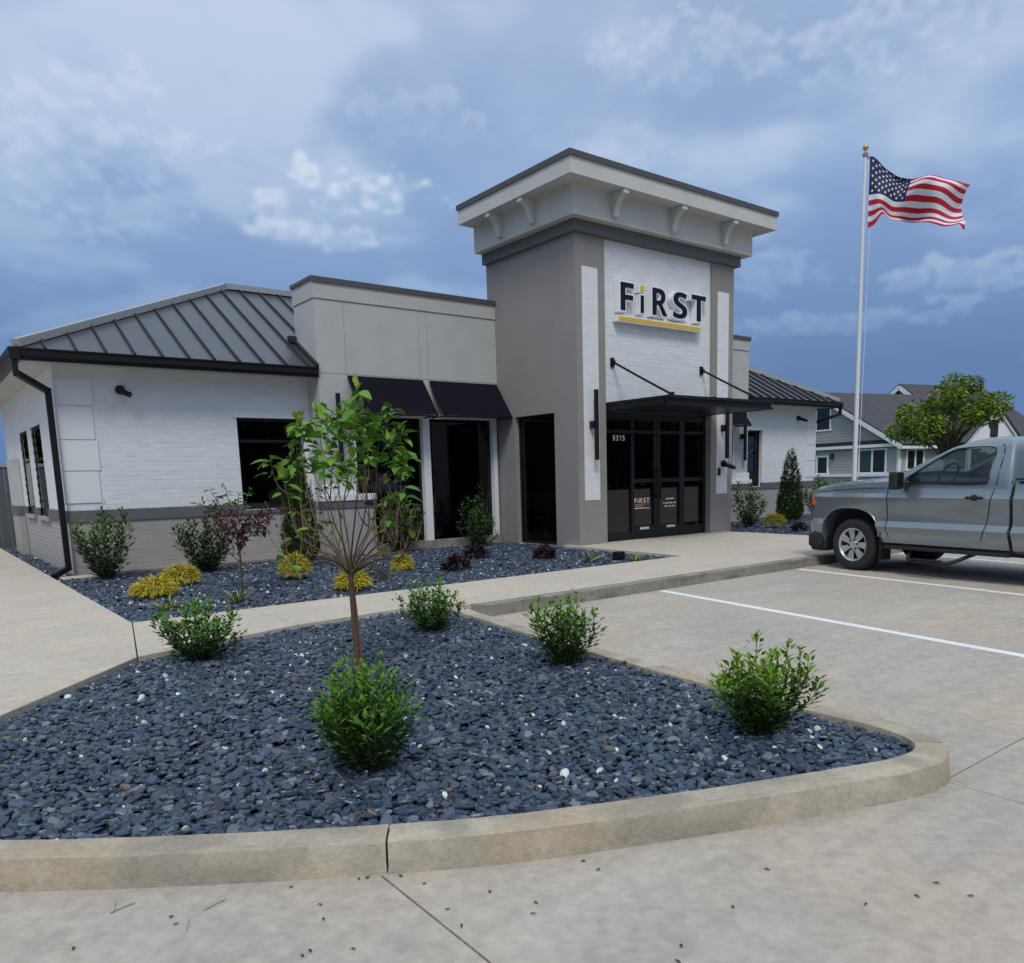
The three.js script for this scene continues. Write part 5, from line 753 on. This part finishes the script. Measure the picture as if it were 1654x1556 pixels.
// ------------------------------------------------------------------ neighbouring house, its tree and hedge
{
  const Hs = thing('neighbour_house', 'grey sided house with dark shingle gables and white trim behind the pickup', 'house', [45.29, 0, -23.49], -104.21 * Math.PI / 180);
  const side = M(0.36, 0.345, 0.345, 0.85), wht = M(0.78, 0.79, 0.80, 0.6), roofM = M(1, 1, 1, 0.9, { map: shingle }), dk = M(0.02, 0.02, 0.024, 0.7), glassD = Mp(0.01, 0.014, 0.014, 0.05), green = Mp(0.03, 0.06, 0.05, 0.08);
  const wall = part(Hs, 'wall', (() => { const s = new THREE.Shape([[-12.8, 0], [0, 0], [0, 2.75], [-6.4, 6.05], [-12.8, 2.75]].map(([a, b]) => new THREE.Vector2(a, b))); return merge([new THREE.ExtrudeGeometry(s, { depth: 0.2, bevelEnabled: false }).translate(0, 0, -0.2), box(-0.2, 0, 0, 2.75, -12, -0.2), box(-12.8, -12.6, 0, 2.75, -12, -0.2)]); })(), side);
  // lap boards on the gable front
  for (let y = 0.5; y < 5.6; y += 0.19) { if (y > 2.5 && y < 3.1) continue; const ex = y < 2.75 ? 0 : -(y - 2.75) / 0.5156, lx = y < 2.75 ? -8 : Math.max(-8, -12.8 - ex); const segs = y < 2.75 ? [[-8, -6.7], [-5.35, -3.1], [-0.78, -0.12]] : y > 3.8 && y < 5.5 ? [[-8, -6.82], [-5.27, ex - 0.3]] : [[-8, ex - 0.3]]; for (const [a, b] of segs) if (b - a > 0.1) part(wall, 'siding_board', new THREE.BoxGeometry(b - a, 0.2, 0.016).rotateX(-0.07).translate((a + b) / 2, y, 0.012), side); }
  const slope = (x0, y0, x1, y1, z0, z1, n) => part(Hs, n, plate(x1 > x0 ? [[x0, y0, z0], [x1, y1, z0], [x1, y1, z1], [x0, y0, z1]].reverse() : [[x0, y0, z0], [x1, y1, z0], [x1, y1, z1], [x0, y0, z1]], 0.12), roofM);
  slope(-6.4, 6.22, 0.45, 2.68, 0.35, -12, 'roof'); slope(-6.4, 6.22, -13.25, 2.68, 0.35, -12, 'roof');
  part(Hs, 'rake_board', bar([0.45, 2.58, 0.36], [-6.4, 6.10, 0.36], 0.05, 0.24, [0.45, 0.9, 0]), wht); part(Hs, 'rake_board', bar([-6.4, 6.10, 0.36], [-13.2, 2.58, 0.36], 0.05, 0.24, [0.45, 0.9, 0]), wht);
  part(Hs, 'black_band', box(-8.2, -0.2, 2.86, 3.08, 0.03, 0.22), dk); part(Hs, 'white_band', box(-8.2, 0.1, 2.66, 2.84, 0.03, 0.25), wht);
  part(Hs, 'eave_board', box(0.38, 0.44, 2.5, 2.66, -12, 0.3), wht); part(Hs, 'corner_post', box(-0.12, 0.03, 0, 2.66, -0.12, 0.05), wht); part(Hs, 'base_board', box(-8.2, 0.02, 0.95, 1.12, 0.02, 0.10), wht);
  const win = (x0, x1, y0, y1, panes, gm, z = 0.0) => { const w = part(Hs, 'window', merge([box(x0 - 0.1, x1 + 0.1, y1, y1 + 0.1, z, z + 0.07), box(x0 - 0.1, x1 + 0.1, y0 - 0.1, y0, z, z + 0.07), ...Array.from({ length: panes + 1 }, (_, i) => { const c = lerp(x0, x1, i / panes); return box(c - 0.06, c + 0.06, y0, y1, z, z + 0.07); })]), wht); for (let i = 0; i < panes; i++) part(w, 'pane', box(lerp(x0, x1, i / panes) + 0.06, lerp(x0, x1, (i + 1) / panes) - 0.06, y0, y1, z + 0.01, z + 0.035), gm[i % gm.length]); };
  win(-6.67, -5.42, 3.95, 5.36, 1, [glassD]); win(-2.96, -0.92, 1.2, 2.5, 2, [green, glassD]); win(-6.5, -5.55, 1.2, 2.2, 1, [glassD]);
  const sw = part(Hs, 'window', merge([box(0, 0.06, 2.4, 2.5, -2.0, -0.5), box(0, 0.06, 1.25, 1.35, -2.0, -0.5), box(0, 0.06, 1.35, 2.4, -0.62, -0.5), box(0, 0.06, 1.35, 2.4, -1.31, -1.19), box(0, 0.06, 1.35, 2.4, -2.0, -1.88)]), wht); part(sw, 'pane', box(0.01, 0.03, 1.35, 2.4, -1.19, -0.62), glassD); part(sw, 'pane', box(0.01, 0.03, 1.35, 2.4, -1.88, -1.31), glassD);
  part(Hs, 'lantern', merge([box(-5.22, -5.06, 2.05, 2.35, 0.02, 0.18), box(-5.2, -5.08, 2.35, 2.42, 0.02, 0.2)]), dk);
  // porch gable facing the parking side
  const g2 = part(Hs, 'porch_gable', new THREE.ExtrudeGeometry(new THREE.Shape([[-2.3, 0], [2.3, 0], [0, 2.1]].map(([a, b]) => new THREE.Vector2(a, b))), { depth: 0.15, bevelEnabled: false }).rotateY(Math.PI / 2).translate(1.1, 2.75, -6.2), wht);
  part(g2, 'vent', box(1.25, 1.32, 3.1, 4.1, -6.5, -5.9), dk); part(g2, 'beam', box(1.1, 1.35, 2.55, 2.75, -8.5, -3.9), dk);
  for (const s of [1, -1]) { part(g2, 'rake_board', bar([1.32, 2.7, -6.2 + s * 2.5], [1.32, 4.95, -6.2], 0.1, 0.22, [0, 1, s]), wht); part(g2, 'gable_roof', plate(s > 0 ? [[1.45, 4.95, -6.2], [1.45, 2.72, -3.65], [-2.5, 2.72, -3.65], [-2.5, 4.95, -6.2]] : [[-2.5, 4.95, -6.2], [-2.5, 2.72, -8.75], [1.45, 2.72, -8.75], [1.45, 4.95, -6.2]], 0.1), roofM); part(g2, 'porch_post', box(1.1, 1.3, 0, 2.55, -6.2 + s * 2.0 - 0.1, -6.2 + s * 2.0 + 0.1), wht); }
  // taller rear wing
  const rw = part(Hs, 'rear_wing', new THREE.ExtrudeGeometry(new THREE.Shape([[-16.6, 0], [-4.8, 0], [-4.8, 3], [-10.7, 7.1], [-16.6, 3]].map(([a, b]) => new THREE.Vector2(a, b))), { depth: 8.5, bevelEnabled: false }).translate(0, 0, -20.5), side);
  part(rw, 'rake_board', bar([-10.7, 7.35, -11.7], [-17.0, 2.95, -11.7], 0.1, 0.3, [0.6, 0.8, 0]), wht); part(rw, 'rake_board', bar([-4.2, 2.8, -11.7], [-10.7, 7.35, -11.7], 0.1, 0.3, [0.6, 0.8, 0]), wht);
  slope(-10.7, 7.5, -4.2, 2.95, -11.7, -20.6, 'rear_roof'); slope(-10.7, 7.5, -17.2, 2.95, -11.7, -20.6, 'rear_roof');
}
{ // second house, only its dark roof shows at the right edge
  const h2 = thing('far_house', 'dark hipped roof of a further house at the right edge above the pickup', 'house', [52, 0, -13.5], -104.2 * Math.PI / 180), roofM = M(1, 1, 1, 0.9, { map: shingle });
  part(h2, 'wall', box(-5, 5, 0, 2.9, -10, 0), M(0.36, 0.345, 0.345, 0.85));
  part(h2, 'roof', merge([plate([[-5.6, 2.8, 0.6], [5.6, 2.8, 0.6], [1.2, 5.3, -5], [-1.2, 5.3, -5]], 0.1), plate([[-5.6, 2.8, -10.6], [-5.6, 2.8, 0.6], [-1.2, 5.3, -5]], 0.1), plate([[5.6, 2.8, 0.6], [5.6, 2.8, -10.6], [1.2, 5.3, -5]], 0.1), plate([[5.6, 2.8, -10.6], [-5.6, 2.8, -10.6], [-1.2, 5.3, -5], [1.2, 5.3, -5]], 0.1)]), roofM);
}
function broadTree(x, z, h, w, label, seed, name = 'shade_tree', n = 7500) {
  const t = thing(name, label, 'tree', [x, 0, z]), R = rng(seed), L = new Leaves(seed), tw = [], blobs = [];
  part(t, 'trunk', tube([[0, -0.05, 0], [0.05, h * 0.18, 0], [0, h * 0.42, 0.05]], 0.16, 6, 8, 0.1), mat.darkTwig);
  for (let i = 0; i < 22; i++) { const a = i * 2.4, q = Math.sqrt((i + 0.5) / 22), r = w * 0.36 * q, y = h * (0.52 + 0.34 * (0.35 + 0.65 * Math.abs(Math.sin(a * 0.5 + 0.6))) * (1 - 0.6 * q * q) * (0.5 + R() * 0.9) + (R() - 0.5) * 0.14); blobs.push([Math.cos(a) * r * 1.12, y, Math.sin(a) * r * 1.12, w * (0.06 + R() * 0.08)]); tw.push(tube([[0, h * 0.3, 0], [Math.cos(a) * r * 0.4, lerp(h * 0.36, y, 0.45), Math.sin(a) * r * 0.4], [Math.cos(a) * r, y, Math.sin(a) * r]], 0.06, 6, 5, 0.015)); }
  for (let i = 0; i < n; i++) { const b = blobs[Math.floor(R() * blobs.length)], d = sph(R), r = b[3] * (0.35 + 0.8 * Math.pow(R(), 0.6)), k = smooth(-0.3, 0.9, R()); L.leaf([b[0] + d[0] * r, b[1] + d[1] * r * 0.8, b[2] + d[2] * r], [d[0] + R() - 0.5, d[1] * 0.4 + R() - 0.5, d[2] + R() - 0.5], 0.12 + R() * 0.10, 0.075 + R() * 0.03, shade(mix3([0.07, 0.13, 0.018], [0.26, 0.36, 0.05], R()), R, 0.5)); }
  part(t, 'limbs', merge(tw), mat.darkTwig); stuffPart(t, 'crown', L.build(), mat.leafDull);
}
broadTree(33.1, -15.2, 5.3, 4.9, 'round crowned green tree before the dark roofs behind the pickup', 141);
{
  const hd = thing('clipped_hedge', 'low clipped green hedge running between the pickup and the grey house', 'hedge', [0, 0, 0]), R = rng(151), L = new Leaves(152);
  const a = [25.5, -17.5], b = [33.5, -9.5]; for (let i = 0; i < 5200; i++) { const u = R(), v = R() - 0.5, top = 0.95 + 0.1 * fbm(u * 12, 3, 3); L.leaf([lerp(a[0], b[0], u) + v * 0.7, 0.1 + (top - 0.1) * Math.pow(R(), 0.6), lerp(a[1], b[1], u) + v * 0.7 + (R() - 0.5) * 0.5], [R() - 0.5, R() * 0.8, R() - 0.5], 0.09 + R() * 0.06, 0.045, shade([0.06, 0.12, 0.022], R, 0.7)); }
  stuffPart(hd, 'leaves', L.build(), mat.leafDull); part(hd, 'stems', bar([a[0], 0.3, a[1]], [b[0], 0.3, b[1]], 0.3, 0.5), mat.darkTwig);
}
broadTree(30.8, -21.5, 2.3, 2.0, 'small round bush before the grey house gable', 143, 'round_bush', 1500);
{ // screen fence beyond the left wing
  const f = thing('screen_fence', 'dark grey board fence at the far left behind the left wing', 'fence', [0, 0, 0]), fm = M(0.085, 0.095, 0.11, 0.7), cap = M(0.3, 0.32, 0.34, 0.6);
  for (let i = 0; i < 22; i++) part(f, 'board', box(2.7 - (i + 1) * 0.2, 2.7 - i * 0.2 - 0.012, 0.02, 2.05, -24.54, -24.5), fm); part(f, 'top_rail', box(-1.7, 2.7, 2.05, 2.13, -24.57, -24.47), cap); for (const x of [-1.7, 0.5, 2.65]) part(f, 'post', box(x - 0.05, x + 0.05, 0, 2.13, -24.65, -24.55), fm);
}
{ // belt of trees across the road behind the viewer, mirrored by the glazing
  const R = rng(171), g = (() => { const L = new Leaves(172); for (let i = 0; i < 700; i++) { const d = sph(R), r = 0.3 + 0.7 * Math.pow(R(), 0.5); L.leaf([d[0] * r, 1.0 + d[1] * r * 0.95, d[2] * r], [R() - 0.5, R() - 0.5, R() - 0.5], 0.2 + R() * 0.15, 0.13, shade([0.04, 0.065, 0.02], R, 0.6)); } return L.build(); })();
  const im = new THREE.InstancedMesh(g, mat.leafDull, 60), m4 = new THREE.Matrix4(); for (let i = 0; i < 60; i++) { const s = 2.6 + R() * 1.8, back = i >= 44; m4.compose(back ? new THREE.Vector3(-30 + (i - 44) * 2.0 + R(), -0.6, -62 - R() * 8) : new THREE.Vector3(-25 + i * 3.2 + R() * 2, -0.6, 33 + R() * 12), new THREE.Quaternion().setFromAxisAngle(new THREE.Vector3(0, 1, 0), R() * 6), new THREE.Vector3(s, s * (1.1 + R() * 0.6), s)); im.setMatrixAt(i, m4); }
  im.name = 'roadside_wood'; im.userData = { kind: 'stuff', label: 'belt of roadside trees across the lot, seen only mirrored in the glass', category: 'trees' }; scene.add(im);
}

scene.traverse((o) => { if (o.isMesh) { o.castShadow = true; o.receiveShadow = true; } });
renderer.render(scene, camera);
